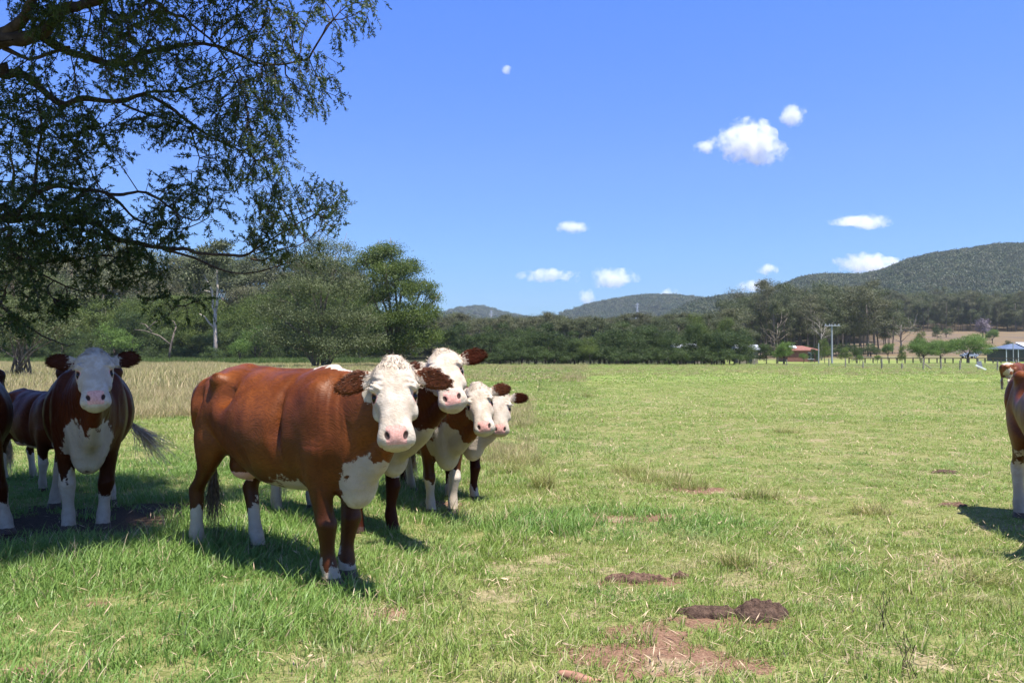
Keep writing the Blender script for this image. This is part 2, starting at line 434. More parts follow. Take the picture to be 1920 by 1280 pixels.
def make_cow(name, label, group, loc, heading, sc, poll, muzzle, face_to, hooves, coat, whites, belly_fat=1.0, tail=None, voxel=0.011, hs=None, ear_droop=0.25, parts=True, tail_mat=None, brisket=(0.79, 0.665, 0.15, 0.14, 0.20), jaw=0.18):
    """poll / muzzle / face_to are world points; hooves = four (dx, dy) local offsets LF RF LH RH in metres."""
    rng = np.random.default_rng(abs(hash(label)) % 1000 if False else len(label) * 7 + int(abs(loc[0]) * 100))
    root = empty(name, loc, label, "cow", group, heading)
    Minv = (Matrix.Translation(Vector(loc)) @ Matrix.Rotation(heading, 4, 'Z')).inverted()
    P = np.array(Minv @ Vector(poll)) / sc; Mz = np.array(Minv @ Vector(muzzle)) / sc; FT = np.array(Minv @ Vector(face_to)) / sc
    u = Mz - P; u /= np.linalg.norm(u)
    n = FT - P; n -= u * n.dot(u); n /= np.linalg.norm(n)
    s = np.cross(n, u)                                  # animal's own left or right, symmetric anyway
    hs = (hs or 1.0)
    hp = lambda t, a, b: P + (u * t + s * a + n * b) * hs
    V = []; Fc = []
    def add(vf):
        b = len(V); V.extend(list(vf[0])); Fc.extend([tuple(b + i for i in q) for q in vf[1]])
    # trunk
    T = spline(TRUNK, 34); rings = []
    for x, zt, zb, w in T:
        w *= 1 + (belly_fat - 1) * math.exp(-((x - 0.05) / 0.45) ** 2)
        mid = zb + (zt - zb) * 0.47; c, q = np.cos(TH), np.sin(TH)
        y = w * sp(c, 0.86); z = np.where(q > 0, mid + (zt - mid) * sp(q, 0.80), mid + (mid - zb) * sp(q, 0.92))
        y = y * np.where(q > 0, 1 - 0.22 * q ** 1.5, 1 - 0.10 * np.abs(q))
        rings.append(np.stack([np.full(len(TH), x), y, z], 1))
    add(loft(rings))
    for sd in (1, -1):
        add(ellipsoid((0.56, sd * 0.175, 0.98), (0.145, 0.10, 0.30), Matrix.Rotation(0.25, 3, 'Y')))       # shoulder
        add(ellipsoid((-0.43, sd * 0.225, 1.235), (0.085, 0.060, 0.075)))                                    # hip bone
        add(ellipsoid((-0.80, sd * 0.12, 1.17), (0.06, 0.05, 0.06)))                                        # pin bone
        add(ellipsoid((-0.60, sd * 0.17, 0.98), (0.20, 0.125, 0.30), Matrix.Rotation(-0.15, 3, 'Y')))       # thigh
    add(ellipsoid((brisket[0], 0, brisket[1]), brisket[2:]))
    add(ellipsoid((-0.42, 0, 0.64), (0.16, 0.12, 0.11)))                                                  # udder
    # neck
    A = np.array((0.52, 0, 1.00)); B = np.array((0.76, 0, 1.02))
    H1 = hp(0.13, 0, -0.15); H2 = hp(0.22, 0, -0.13)
    Bm = B + 0.30 * (H1 - B) + np.array((0.02, 0, -0.01)); 
    N = spline([tuple(A) + (0.20, 0.33), tuple(B) + (0.165, 0.30), tuple(0.52 * B + 0.48 * H1 + np.array((0.04, 0, 0.0))) + (0.13, 0.235), tuple(H1) + (0.105 * hs, 0.14 * hs), tuple(H2) + (0.085 * hs, 0.10 * hs)], 16)
    add(loft(path_rings(N[:, :3], N[:, 3:5])))
    bp = np.array((brisket[0] - 0.02, 0, brisket[1] + 0.03)); th = hp(0.30, 0, -0.22)
    DW = spline([tuple(bp) + (0.10, 0.15), tuple(0.66 * bp + 0.34 * th + np.array((0.05, 0, -0.02))) + (0.085, 0.13), tuple(0.33 * bp + 0.67 * th + np.array((0.04, 0, 0.02))) + (0.065, 0.11), tuple(th) + (0.05, 0.06)], 14)
    add(loft(path_rings(DW[:, :3], DW[:, 3:5])))
    # head
    rings = []
    for t, w, f, b in spline(HEAD, 30):
        c, q = np.cos(TH), np.sin(TH); mid = f + (b - f) * 0.40
        a = w * sp(c, 0.72) * np.where(q < 0, 1 - 0.42 * np.abs(q) ** 1.5, 1 - 0.10 * q ** 2)
        d = np.where(q > 0, mid + (f - mid) * sp(q, 0.62), mid + (mid - b) * sp(q, 0.9))
        rings.append(P + hs * (t * u + np.outer(a, s) + np.outer(d, n)))
    add(loft(rings))
    for sd in (1, -1):
        add(ellipsoid(hp(0.185, sd * 0.113, 0.004), np.array((0.036, 0.032, 0.030)) * hs))                 # brow
        add(ellipsoid(hp(0.30, sd * 0.085, -0.085), np.array((0.06, 0.035, 0.06)) * hs))                   # cheek
        # ear
        er = []
        drop = ear_droop
        for k, (l, wd, th) in enumerate([(-0.03, 0.030, 0.026), (0.02, 0.038, 0.026), (0.06, 0.058, 0.022), (0.10, 0.074, 0.019), (0.15, 0.071, 0.017), (0.195, 0.052, 0.015), (0.225, 0.020, 0.012)]):
            cpt = hp(0.075 + l * drop + 0.4 * l * l, sd * (0.105 + l), -0.085 + 0.15 * l)
            cup = 0.010 * np.cos(TH) ** 2
            er.append(cpt + hs * (np.outer(np.cos(TH) * wd, 0.86 * u - 0.42 * n) + np.outer(np.sin(TH) * th + cup, 0.42 * u + 0.86 * n)))
        add(loft(er))
    add(ellipsoid(hp(0.01, 0, -0.06), np.array((0.075, 0.075, 0.06)) * hs))                                # poll knob
    # legs
    for i, (dx, dy) in enumerate(hooves):
        sd = 1 if i % 2 == 0 else -1
        if i < 2:
            pts = [(0.60, 0.165, 0.86, 0.12, 0.16), (0.58, 0.175, 0.68, 0.088, 0.112), (0.575, 0.175, 0.52, 0.066, 0.080), (0.585, 0.172, 0.43, 0.060, 0.066), (0.597, 0.172, 0.375, 0.066, 0.069), (0.590, 0.17, 0.32, 0.056, 0.058), (0.575, 0.168, 0.21, 0.043, 0.047), (0.575, 0.168, 0.125, 0.054, 0.060), (0.592, 0.168, 0.070, 0.052, 0.056), (0.605, 0.168, 0.0, 0.068, 0.080)]
        else:
            pts = [(-0.60, 0.17, 0.98, 0.12, 0.20), (-0.54, 0.19, 0.78, 0.10, 0.165), (-0.55, 0.185, 0.64, 0.076, 0.118), (-0.63, 0.175, 0.53, 0.054, 0.080), (-0.70, 0.17, 0.455, 0.053, 0.073), (-0.688, 0.17, 0.37, 0.048, 0.060), (-0.668, 0.17, 0.22, 0.042, 0.049), (-0.655, 0.17, 0.125, 0.053, 0.060), (-0.635, 0.17, 0.065, 0.052, 0.056), (-0.62, 0.17, 0.0, 0.066, 0.078)]
        q = []
        for x, y, z, a, b in pts:
            k = (1 - z / 0.95) if z < 0.95 else 0
            k = k ** 0.8 if k > 0 else 0
            q.append((x + dx / sc * k, sd * y + dy / sc * k, z, a, b))
        L = spline(q, 26)
        rings = []
        for x, y, z, a, b in L:
            rings.append(np.stack([x + np.sin(TH) * b, y + np.cos(TH) * a, np.full(len(TH), max(z, 0.0))], 1))
        add(loft(rings))
    # tail dock
    tp = tail or [(-0.66, 0, 1.26), (-0.80, 0, 1.235), (-0.885, 0, 1.17), (-0.905, 0, 1.0), (-0.90, 0.01, 0.75), (-0.895, 0.02, 0.52)]
    tr = np.interp(np.linspace(0, 1, 14), [0, 0.2, 1], [0.045, 0.030, 0.014])
    ts = spline(tp, 14)
    add(loft(path_rings(ts, np.stack([tr, tr], 1))))
    V = np.array(V)
    o = mesh_obj("body", V, Fc, None)
    bm = bmesh.new(); bm.from_mesh(o.data); bmesh.ops.recalc_face_normals(bm, faces=bm.faces[:]); bm.to_mesh(o.data); bm.free()
    rm = o.modifiers.new("r", 'REMESH'); rm.mode = 'VOXEL'; rm.voxel_size = voxel; rm.use_smooth_shade = True
    sm = o.modifiers.new("s", 'SMOOTH'); sm.iterations = max(2, int(0.055 / voxel)); sm.factor = 0.5
    dg = bpy.context.evaluated_depsgraph_get()
    me = bpy.data.meshes.new_from_object(o.evaluated_get(dg))
    old = o.data; o.modifiers.clear(); o.data = me; bpy.data.meshes.remove(old); me.name = "body"
    nv = len(me.vertices); co = np.empty(nv * 3, dtype=np.float32); me.vertices.foreach_get("co", co); co = co.reshape(-1, 3).astype(float)
    no = np.empty(nv * 3, dtype=np.float32); me.vertices.foreach_get("normal", no); no = no.reshape(-1, 3).astype(float)
    # head coordinates of every vertex
    rel = (co - P) / hs; ht = rel @ u; ha = rel @ s; hn = rel @ n
    inhead = (ht > -0.08) & (ht < 0.6) & (np.abs(ha) < 0.36) & (hn > -0.32) & (hn < 0.12)
    # melt the muscle masses of the trunk together, leave head and lower legs crisp
    ne = len(me.edges); ed = np.empty(ne * 2, dtype=np.int32); me.edges.foreach_get("vertices", ed); ed = ed.reshape(-1, 2)
    dist_head = np.linalg.norm(co - (P + hs * (0.16 * u - 0.1 * n)), axis=1)
    wgt = smooth01(0.40, 0.66, co[:, 2]) * smooth01(0.30 * hs, 0.50 * hs, dist_head) * np.where(inhead, smooth01(0.30 * hs, 0.50 * hs, dist_head), 1)
    wgt = np.where(co[:, 0] < -0.875, wgt * 0.25, wgt)
    deg = np.maximum(np.bincount(ed.ravel(), minlength=nv), 1)
    ia = np.concatenate([ed[:, 0], ed[:, 1]]); ib = np.concatenate([ed[:, 1], ed[:, 0]])
    for _ in range(int(75 * (0.0095 / voxel) ** 1.5)):
        av = np.stack([np.bincount(ia, co[ib, k], nv) for k in range(3)], 1) / deg[:, None]
        co += (av - co) * (0.6 * wgt)[:, None]
    rel = (co - P) / hs; ht = rel @ u; ha = rel @ s; hn = rel @ n
    aa = np.abs(ha)
    bvh = BVHTree.FromPolygons([Vector(c) for c in co], [tuple(p.vertices) for p in me.polygons])
    eyes = []; deye = np.full(nv, 9.0)
    for sd in (1, -1):
        org = Vector(hp(0.232, sd * 0.40, 0.06)); dr = (Vector(hp(0.232, sd * 0.06, -0.055)) - org).normalized(); hit = bvh.ray_cast(org, dr)
        if hit[0] is None: continue
        eyes.append((hit[0], dr)); deye = np.minimum(deye, np.linalg.norm((co - np.array(hit[0])) @ np.stack([u * 1.15, s, n], 1), axis=1) / hs)
    # nostrils, mouth, eye hollows
    nos = np.exp(-(((ht - 0.476 + 0.55 * (aa - 0.052)) / 0.021) ** 2 + ((aa - 0.053) / 0.015) ** 2)) * inhead * (hn > -0.08)
    mouth = np.exp(-((ht - 0.522 + 0.10 * np.clip(-hn - 0.05, 0, 0.2)) / 0.005) ** 2) * inhead * (hn < -0.055) * (ht > 0.4)
    eyec = np.exp(-(deye / 0.028) ** 2) * inhead
    chin = 0
    co -= no * (0.016 * nos + 0.006 * mouth + 0.007 * eyec)[:, None] * hs
    # subtle muscle and rib relief on the trunk
    x, y, z = co.T
    rib = 0.00015 * np.sin((x + 0.25 * z) * 52) * np.exp(-((x - 0.12) / 0.24) ** 2) * np.exp(-((z - 0.95) / 0.2) ** 2) * (np.abs(y) > 0.15)
    hol = -0.008 * np.exp(-((x + 0.42) / 0.055) ** 2 - ((z - 1.27) / 0.05) ** 2) * (np.abs(y) > 0.12) - 0.014 * np.exp(-((x + 0.80) / 0.05) ** 2 - ((z - 1.16) / 0.06) ** 2) + 0.050 * np.exp(-((x + 0.27) / 0.085) ** 2 - ((z - 1.16) / 0.09) ** 2) * (np.abs(y) > 0.1) + 0.030 * np.exp(-((x - 0.36) / 0.045) ** 2 - ((z - 0.98) / 0.23) ** 2) + 0.022 * np.exp(-((x - 0.37 + 0.12 * (z - 1.0)) / 0.018) ** 2 - ((z - 1.0) / 0.16) ** 2) - 0.012 * np.exp(-(y / 0.035) ** 2) * (z > 1.2) * (x > -0.78) * (x < 0.6) + 0.02 * np.exp(-((x + 0.70 - 0.5 * (z - 0.9)) / 0.03) ** 2 - ((z - 0.95) / 0.13) ** 2) + 0.02 * np.exp(-((x + 0.36 + 0.6 * (z - 0.75)) / 0.045) ** 2 - ((z - 0.78) / 0.12) ** 2) * (np.abs(y) > 0.12) + 0.034 * np.exp(-((x + 0.62) / 0.055) ** 2 - ((z - 1.13) / 0.11) ** 2) * (np.abs(y) > 0.08)
    lump = 0.018 * (fbm(x * 7 + 3 * y, z * 5 + 50 + 2 * y, 2) - 0.5) * (z > 0.6)
    lump = lump - 0.010 * (fbm(x * 30 + 10 * y + z * 3, z * 3.5 + 20, 2) - 0.5) * smooth01(0.6, 0.72, x) * (z > 0.7)
    wrk = inhead * (0.0050 * (fbm(ha * 34 + 5, ht * 13, 2) - 0.5) * 2 + 0.0065 * np.sin(ht * 170 + 8 * np.sin(ha * 22)) * np.exp(-((ht - 0.165) / 0.045) ** 2) * smooth01(0.05, 0.09, aa) * (aa < 0.15)) * (ht < 0.42) * (hn > -0.15)
    co += no * (rib * ~inhead - 1.45 * hol * ~inhead + lump * ~inhead + wrk)[:, None]
    # wrinkled neck
    wr = 0.0
    me.vertices.foreach_set("co", (co * sc).astype(np.float32).ravel()); me.update()
    x, y, z = co.T
    # pattern fields
    W = np.full(nv, -1.0)
    ear = (aa > 0.155) & (ht < 0.21) & (ht > -0.1) & (aa < 0.36) & (hn > -0.15)
    face = np.minimum.reduce([ht + 0.10, 0.165 - aa, hn + jaw + 0.25 * np.clip(0.15 - ht, -0.1, 0.3), 0.62 - ht])
    W = np.maximum(W, np.where(inhead, face, -1))
    W = np.where(inhead & ear, -0.02 - (aa - 0.155) * 2 + 0.06 * (aa < 0.19), W)
    for kind, *a in whites:
        if kind == 'ell':
            (cx, cy, cz), (rx, ry, rz) = a
            W = np.maximum(W, (1 - np.sqrt(((x - cx) / rx) ** 2 + ((y - cy) / ry) ** 2 + ((z - cz) / rz) ** 2)) * min(rx, ry, rz))
        elif kind == 'belly':
            zmax, x0, x1 = a
            W = np.maximum(W, np.minimum.reduce([zmax - z + 0 * x, x - x0, x1 - x, z - 0.45]))
        elif kind == 'leg':
            i, zt = a
            cx = (0.58, 0.58, -0.64, -0.64)[i]; sd = 1 if i % 2 == 0 else -1
            dx, dy = hooves[i]
            kk = np.clip(1 - z / 0.95, 0, 1) ** 0.8
            on = (np.hypot(x - cx - dx / sc * kk, y - sd * 0.17 - dy / sc * kk) < 0.15) & (z < 0.62)
            W = np.where(on, zt - z + 0.35 * (x - cx - dx / sc * kk) * (1 if i > 1 else -0.6) + 0.09 * (fbm(x * 16 + i * 7, y * 16 + z * 6, 2) - 0.5) * 2, W)
        elif kind == 'red':
            (cx, cy, cz), (rx, ry, rz) = a
            W = np.minimum(W, -(1 - np.sqrt(((x - cx) / rx) ** 2 + ((y - cy) / ry) ** 2 + ((z - cz) / rz) ** 2)) * min(rx, ry, rz))
        elif kind == 'under':                                   # throat and jaw
            zt = a[0]
            W = np.maximum(W, np.where((x > 0.7) & ~ear & (z > 0.45), zt - z, -1))
    pink = np.where(inhead & (hn > -0.115), np.exp(-(np.clip(np.abs(ht - 0.472) - 0.038, 0, 1) / 0.012) ** 2 - (np.clip(aa - 0.046, 0, 1) / 0.014) ** 2), 0)
    pink = np.maximum(pink, np.where((x < -0.3) & (z < 0.60) & (z > 0.5) & (np.abs(y) < 0.11) & (x > -0.6), 1, 0))
    pink = np.maximum(pink, np.where(inhead, 0.60 * smooth01(0.056, 0.040, deye), 0))
    dark = np.maximum.reduce([np.clip(nos * 1.5, 0, 1), np.clip(mouth * 0.42, 0, 1), np.where(inhead, 0.95 * smooth01(0.043, 0.028, deye), 0), np.where(inhead & (hn > -0.13), 0.30 * smooth01(0.498, 0.508, ht) * smooth01(0.06, 0.04, aa), 0), np.where(z < 0.055, 0.62, 0)])
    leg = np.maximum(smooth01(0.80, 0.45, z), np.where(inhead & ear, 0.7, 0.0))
    dirty = np.maximum.reduce([smooth01(0.48, 0.05, z), 0.75 * smooth01(1.0, 0.75, z) * smooth01(0.5, 0.62, z), np.where(inhead, 0.28 * smooth01(0.16, 0.02, ht) + 0.3 * np.exp(-((aa - 0.06) / 0.05) ** 2 - ((ht - 0.30) / 0.06) ** 2), 0)])
    for k, v in (("white", W), ("pink", pink), ("dark", dark), ("leg", leg), ("dirty", dirty)):
        at = me.attributes.new(k, 'FLOAT', 'POINT'); at.data.foreach_set("value", v.astype(np.float32))
    me.materials.append(coat); o.parent = root
    if parts:
        # eyes
        for ep, dr in eyes:
            r = 0.0245 * hs * sc
            v, f = ellipsoid(ep * sc + dr * (r * 0.72), (r, r, r))
            mesh_obj("eye", v, f, M_EYE, root, True)
        # tuft on the poll, fringe on the ears
        tri = rng.choice(nv, size=min(nv, 60000), replace=False)
        def tuft(sel, count, ln, nm, dirf, wid=0.0022, jit=0.28):
            ids = tri[sel[tri]]
            if len(ids) == 0: return
            ids = rng.choice(ids, size=count)
            base = co[ids] + no[ids] * -0.003 + rng.normal(0, 0.004, (count, 3))
            d = dirf(ids); d = d + rng.normal(0, jit, (count, 3)); d /= np.linalg.norm(d, axis=1)[:, None]
            l = ln * rng.uniform(0.5, 1.25, count)[:, None]
            sdv = np.cross(no[ids] + rng.normal(0, 0.25, (count, 3)), d); sdv /= np.linalg.norm(sdv, axis=1)[:, None]; sdv *= wid
            bend = -no[ids] * 0.22 * l + rng.normal(0, 0.12, (count, 3)) * l
            p0 = base; p1 = base + d * l * 0.55; p2 = base + d * l + bend
            vv = np.stack([p0 - sdv, p0 + sdv, p1 + sdv * 0.8, p1 - sdv * 0.8, p2], 1).reshape(-1, 3) * sc
            k = np.arange(count) * 5
            ff = np.concatenate([np.stack([k, k + 1, k + 2], 1), np.stack([k, k + 2, k + 3], 1), np.stack([k + 3, k + 2, k + 4], 1)])
            rep = lambda q: np.repeat(q[ids], 5)
            mesh_obj(nm, vv, ff, coat, root, False, attrs={"white": rep(W), "pink": rep(pink * 0), "dark": rep(dark * 0), "leg": rep(leg), "dirty": rep(dirty)})
        tuft(inhead & (ht < 0.07) & (aa < 0.12) & (hn > -0.16), 1500, 0.028, "poll_hair", lambda ids: no[ids] * 0.42 + u * 0.55 + s * 0.5 * np.sin(ha[ids] * 60)[:, None], 0.0016)
        for sd in (1, -1):
            tuft(inhead & (ha * sd > 0.14) & (ht < 0.22) & (hn > -0.14), 1500, 0.027, "ear_hair", lambda ids: no[ids] * 0.25 + s * sd * 0.9 + u * 0.2, 0.0015, 0.13)
    # tail switch
    cnt = 220; end = ts[-1]; dirv = ts[-1] - ts[-2]; dirv /= np.linalg.norm(dirv)
    hang = np.array((0, 0, -1.0)) if tail is None else (dirv * 0.9 + np.array((0, 0, -0.25)))
    ln = 0.44 if tail is None else 0.42
    vv = []; ff = []
    for k in range(cnt):
        b = end + dirv * rng.uniform(-0.12, 0.04) + rng.normal(0, 0.008, 3); l = ln * rng.uniform(0.55, 1.0); sprd = rng.normal(0, 0.05, 3)
        if tail is not None: sprd = rng.normal(0, 0.09, 3)
        wob = rng.uniform(-0.03, 0.03, 3); wd = np.cross(hang, rng.normal(0, 1, 3)); wd = wd / np.linalg.norm(wd) * 0.0035
        q = len(vv)
        for j in range(5):
            g = j / 4; p = b + hang * l * g + sprd * math.sin(g * 2.2) * (1 if tail is None else 1.2) * g + wob * math.sin(g * 5)
            vv.append((p - wd * (1 - 0.8 * g)) * sc); vv.append((p + wd * (1 - 0.8 * g)) * sc)
        for j in range(4): ff.append((q + 2 * j, q + 2 * j + 1, q + 2 * j + 3, q + 2 * j + 2))
    mesh_obj("tail_switch", np.array(vv), ff, tail_mat or M_HAIR, root)
    return root

def hoof_off(root_loc, heading, sc, targets):
    """Local offsets that bring each hoof over its ground target (None keeps the rest pose)."""
    rest = [(0.605, 0.168), (0.605, -0.168), (-0.62, 0.17), (-0.62, -0.17)]
    Rm = Matrix.Rotation(-heading, 2); out = []
    for (rx, ry), t in zip(rest, targets):
        if t is None: out.append((0.0, 0.0)); continue
        d = Rm @ (Vector((t[0], t[1])) - Vector(root_loc[:2]))
        out.append((d.x - rx * sc, d.y - ry * sc))
    return out

def cow_at(name, label, front, hind, sc, poll, muzzle, hooves, coat, whites, **kw):
    """front / hind: ground points (Vector) midway between the hooves."""
    f = Vector(front[:2]); h = Vector(hind[:2]); d = (f - h).normalized(); hd = math.atan2(d.y, d.x)
    mid = (f + h) / 2; loc = (mid.x, mid.y, gz(mid.x, mid.y))
    ho = hoof_off(loc, hd, sc, hooves)
    P = pix(*poll); M = pix(*muzzle)
    face_to = kw.pop("face_to", None) or Vector((0, 0, CAM_H + 0.2))
    return make_cow(name, label, kw.pop("group", "cattle in the paddock"), loc, hd, sc, P, M, face_to, ho, coat, whites, **kw)

def cows():
    # 1 the near cow, side on, looking at the camera
    cow_at("cow", "big red-brown white-faced cow standing side-on in full sun, nearest the camera", (-1.075, 5.23), (-2.06, 6.05), 1.0,
           (737, 672, 4.83), (744, 834, 4.60), [(-1.05, 5.32), (-1.10, 5.12), (-1.83, 6.02), (-2.29, 6.05)], M_COAT,
           [('ell', (0.93, 0.0, 0.62), (0.20, 0.19, 0.22)), ('belly', 0.575, -0.35, 0.42), ('ell', (0.36, -0.2, 0.53), (0.16, 0.22, 0.11)), ('leg', 0, 0.12), ('leg', 1, 0.12), ('leg', 2, 0.36), ('leg', 3, 0.33), ('ell', (0.62, 0, 1.36), (0.18, 0.05, 0.05))],
           voxel=0.0095, hs=1.0, tail_mat=M_HAIR_DARK)
    # 2 behind it, head raised
    cow_at("cow", "white-faced cow with raised head looking over the back of the biggest cow", (-1.02, 6.75), (-2.02, 7.65), 0.95,
           (826, 655, 6.0), (851, 760, 5.66), [(-0.97, 6.77), (-1.24, 6.72), None, (-2.12, 7.5)], M_COAT_DARK,
           [('ell', (0.98, 0.0, 0.70), (0.24, 0.24, 0.30)), ('under', 0.92), ('leg', 2, 0.33), ('leg', 3, 0.33), ('ell', (0.66, 0, 1.36), (0.3, 0.08, 0.09)), ('belly', 0.58, -0.3, 0.4)],
           voxel=0.011, hs=1.0, ear_droop=0.05, jaw=0.25)
    # 3 smaller, beside it
    cow_at("cow", "smaller white-faced heifer with two white front shins, third in the huddle", (-0.62, 7.55), (-1.0, 8.6), 0.86,
           (893, 719, 7.02), (910, 812, 6.80), [(-0.535, 7.54), (-0.73, 7.54), None, (-1.05, 8.75)], M_COAT,
           [('ell', (0.93, 0.0, 0.70), (0.24, 0.22, 0.30)), ('under', 0.80), ('leg', 0, 0.47), ('leg', 1, 0.36), ('leg', 2, 0.42), ('leg', 3, 0.42), ('belly', 0.6, -0.3, 0.4)],
           voxel=0.012, hs=0.98, ear_droop=0.0, jaw=0.25)
    # 4 the far one of the huddle
    cow_at("cow", "young white-faced heifer mostly hidden behind the third one, only head and one foreleg showing", (-0.47, 8.3), (-1.05, 9.15), 0.84,
           (936, 731, 8.05), (938, 818, 7.85), [(-0.37, 8.24), (-0.62, 8.3), None, None], M_COAT_DARK,
           [('ell', (0.93, 0.0, 0.70), (0.24, 0.22, 0.30)), ('under', 0.85), ('leg', 0, 0.16), ('leg', 1, 0.25)],
           voxel=0.013, hs=1.0, ear_droop=-0.05)
    # 5 facing the camera in the shade
    cow_at("cow", "dark red cow with grey-white face and white chest standing head-on in tree shade", (-3.475, 6.80), (-4.02, 7.88), 1.02,
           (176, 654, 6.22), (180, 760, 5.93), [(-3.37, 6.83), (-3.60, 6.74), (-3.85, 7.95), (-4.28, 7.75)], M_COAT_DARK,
           [('ell', (0.93, 0.0, 0.70), (0.26, 0.21, 0.25)), ('ell', (0.80, -0.10, 0.66), (0.2, 0.10, 0.22)), ('leg', 0, 0.32), ('leg', 1, 0.46), ('leg', 2, 0.45), ('leg', 3, 0.45), ('red', (1.0, 0.0, 0.93), (0.3, 0.07, 0.12))],
           voxel=0.0105, hs=0.93, ear_droop=-0.12, belly_fat=0.97,
           tail=[(-0.66, 0, 1.26), (-0.80, 0, 1.235), (-0.885, 0.03, 1.17), (-0.90, 0.12, 0.98), (-0.84, 0.28, 0.80), (-0.74, 0.43, 0.69)])
    # 6 at the frame's edge in the shade
    cow_at("cow", "dark brown cow in shade cut off by the picture edge, only its round flank showing", (-4.30, 6.35), (-4.92, 7.55), 1.0,
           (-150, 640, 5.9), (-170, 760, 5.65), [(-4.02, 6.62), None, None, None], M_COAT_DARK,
           [('ell', (0.95, 0.0, 0.66), (0.22, 0.2, 0.24)), ('leg', 0, 0.3), ('leg', 1, 0.3), ('leg', 2, 0.4), ('leg', 3, 0.4)], voxel=0.014, belly_fat=1.0)
    # 7 calf behind
    cow_at("cow", "brown calf standing behind the two shaded cows, only its rump and legs showing", (-4.75, 8.72), (-5.62, 9.35), 0.78,
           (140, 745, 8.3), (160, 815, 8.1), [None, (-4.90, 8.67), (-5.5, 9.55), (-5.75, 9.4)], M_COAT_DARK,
           [('ell', (0.93, 0.0, 0.66), (0.22, 0.2, 0.24)), ('leg', 0, 0.4), ('leg', 1, 0.45), ('leg', 2, 0.4), ('leg', 3, 0.4), ('belly', 0.6, -0.4, 0.45)], voxel=0.014)
    # 8 the right-hand one
    cow_at("cow", "orange-brown cow cut off by the picture edge, one white hind leg with dark hoof showing", (4.38, 6.12), (4.68, 7.32), 1.0,
           (2080, 640, 5.5), (2090, 790, 5.3), [None, None, None, (4.47, 7.29)], M_COAT,
           [('leg', 2, 0.50), ('leg', 3, 0.50), ('belly', 0.60, -0.5, 0.45), ('ell', (0.95, 0.0, 0.66), (0.22, 0.2, 0.24))], voxel=0.012)
    # 9 far across the paddock
    cow_at("cow", "distant red and white patched cow seen from behind, tail hanging, far across the paddock", (21.9, 35.6), (20.85, 35.0), 0.86,
           (1960, 690, 36.3), (1975, 712, 36.3), [None] * 4, M_COAT,
           [('ell', (-0.55, 0, 1.3), (0.35, 0.3, 0.07)), ('ell', (-0.65, -0.2, 0.75), (0.25, 0.3, 0.33)), ('leg', 0, 0.6), ('leg', 1, 0.6), ('leg', 2, 0.6), ('leg', 3, 0.6), ('red', (-0.6, -0.3, 0.85), (0.1, 0.15, 0.10))], voxel=0.02, parts=False, tail_mat=M_HAIR_DARK)
cows()
# ------------------------------------------------------------------ trees
def quads(P, D, N, L, Wd):
    """Leaf quads (lozenge) at points P, along D, facing N, length L, width Wd."""
    D = D / (np.linalg.norm(D, axis=1)[:, None] + 1e-9)
    S = np.cross(D, N); S /= (np.linalg.norm(S, axis=1)[:, None] + 1e-9)
    L = np.asarray(L)[:, None]; Wd = np.asarray(Wd)[:, None]
    v = np.stack([P, P + D * L * 0.5 + S * Wd * 0.5, P + D * L, P + D * L * 0.5 - S * Wd * 0.5], 1).reshape(-1, 3)
    return v, np.arange(len(P) * 4).reshape(-1, 4)

def crown_mesh(rng, lobes, clumps, per, leaf, spread, droop=0.0, up=0.35, aspect=0.45):
    """Leaf clumps over the shells of the lobes (cx,cy,cz,rx,ry,rz)."""
    lob = np.array(lobes, dtype=float)
    area = (lob[:, 3] * lob[:, 4] * lob[:, 5]) ** (2 / 3)
    k = rng.choice(len(lob), size=clumps, p=area / area.sum())
    d = rng.normal(0, 1, (clumps, 3)); d[:, 2] = np.where(d[:, 2] < -0.35, -d[:, 2] * 0.6, d[:, 2]); d /= np.linalg.norm(d, axis=1)[:, None]
    rr = rng.uniform(0.62, 1.05, clumps)[:, None]
    c = lob[k, :3] + d * lob[k, 3:] * rr
    sz = spread * rng.uniform(0.55, 1.35, clumps)
    tint = rng.uniform(0, 1, clumps)
    n = clumps * per
    ci = np.repeat(np.arange(clumps), per)
    off = rng.normal(0, 1, (n, 3)) * np.array((1, 1, 0.62)) * sz[ci][:, None] * 0.62
    P = c[ci] + off
    out = d[ci] + off / (sz[ci][:, None] + 1e-6) * 0.5
    D = out * 0.5 + rng.normal(0, 0.8, (n, 3)) + np.array((0, 0, up - droop * 2.2))
    N = out * 1.5 + rng.normal(0, 0.5, (n, 3)) + np.array((0, 0, 0.7))
    L = leaf * rng.uniform(0.6, 1.4, n)
    v, f = quads(P, D, N, L, L * aspect)
    t = np.clip(tint[ci] * 0.75 + rng.uniform(0, 0.35, n), 0, 1)
    return v, f, np.repeat(t, 4), c

def branch_mesh(rng, base_h, trunk_r, lean, targets, forks=1, wob=0.3):
    m = MB()
    top = np.array((lean[0], lean[1], base_h))
    for g in range(forks):
        o = np.array((rng.normal(0, trunk_r * 1.2 * (forks > 1)), rng.normal(0, trunk_r * 1.2 * (forks > 1)), -0.3))
        m.tube([o, o + (top - o) * 0.35 + rng.normal(0, wob * 0.2, 3), o + (top - o) * 0.7 + rng.normal(0, wob * 0.3, 3), top + rng.normal(0, wob * 0.5 * (forks > 1), 3)],
               [trunk_r * 1.35, trunk_r, trunk_r * 0.85, trunk_r * 0.6], 8)
    for t in targets:
        st = top * rng.uniform(0.55, 1.0)
        mid = st + (t - st) * 0.5 + rng.normal(0, wob, 3) + np.array((0, 0, -0.1 * np.linalg.norm(t - st)))
        r = trunk_r * rng.uniform(0.25, 0.5)
        m.tube([st, mid, t], [r, r * 0.65, r * 0.2], 5)
    return m

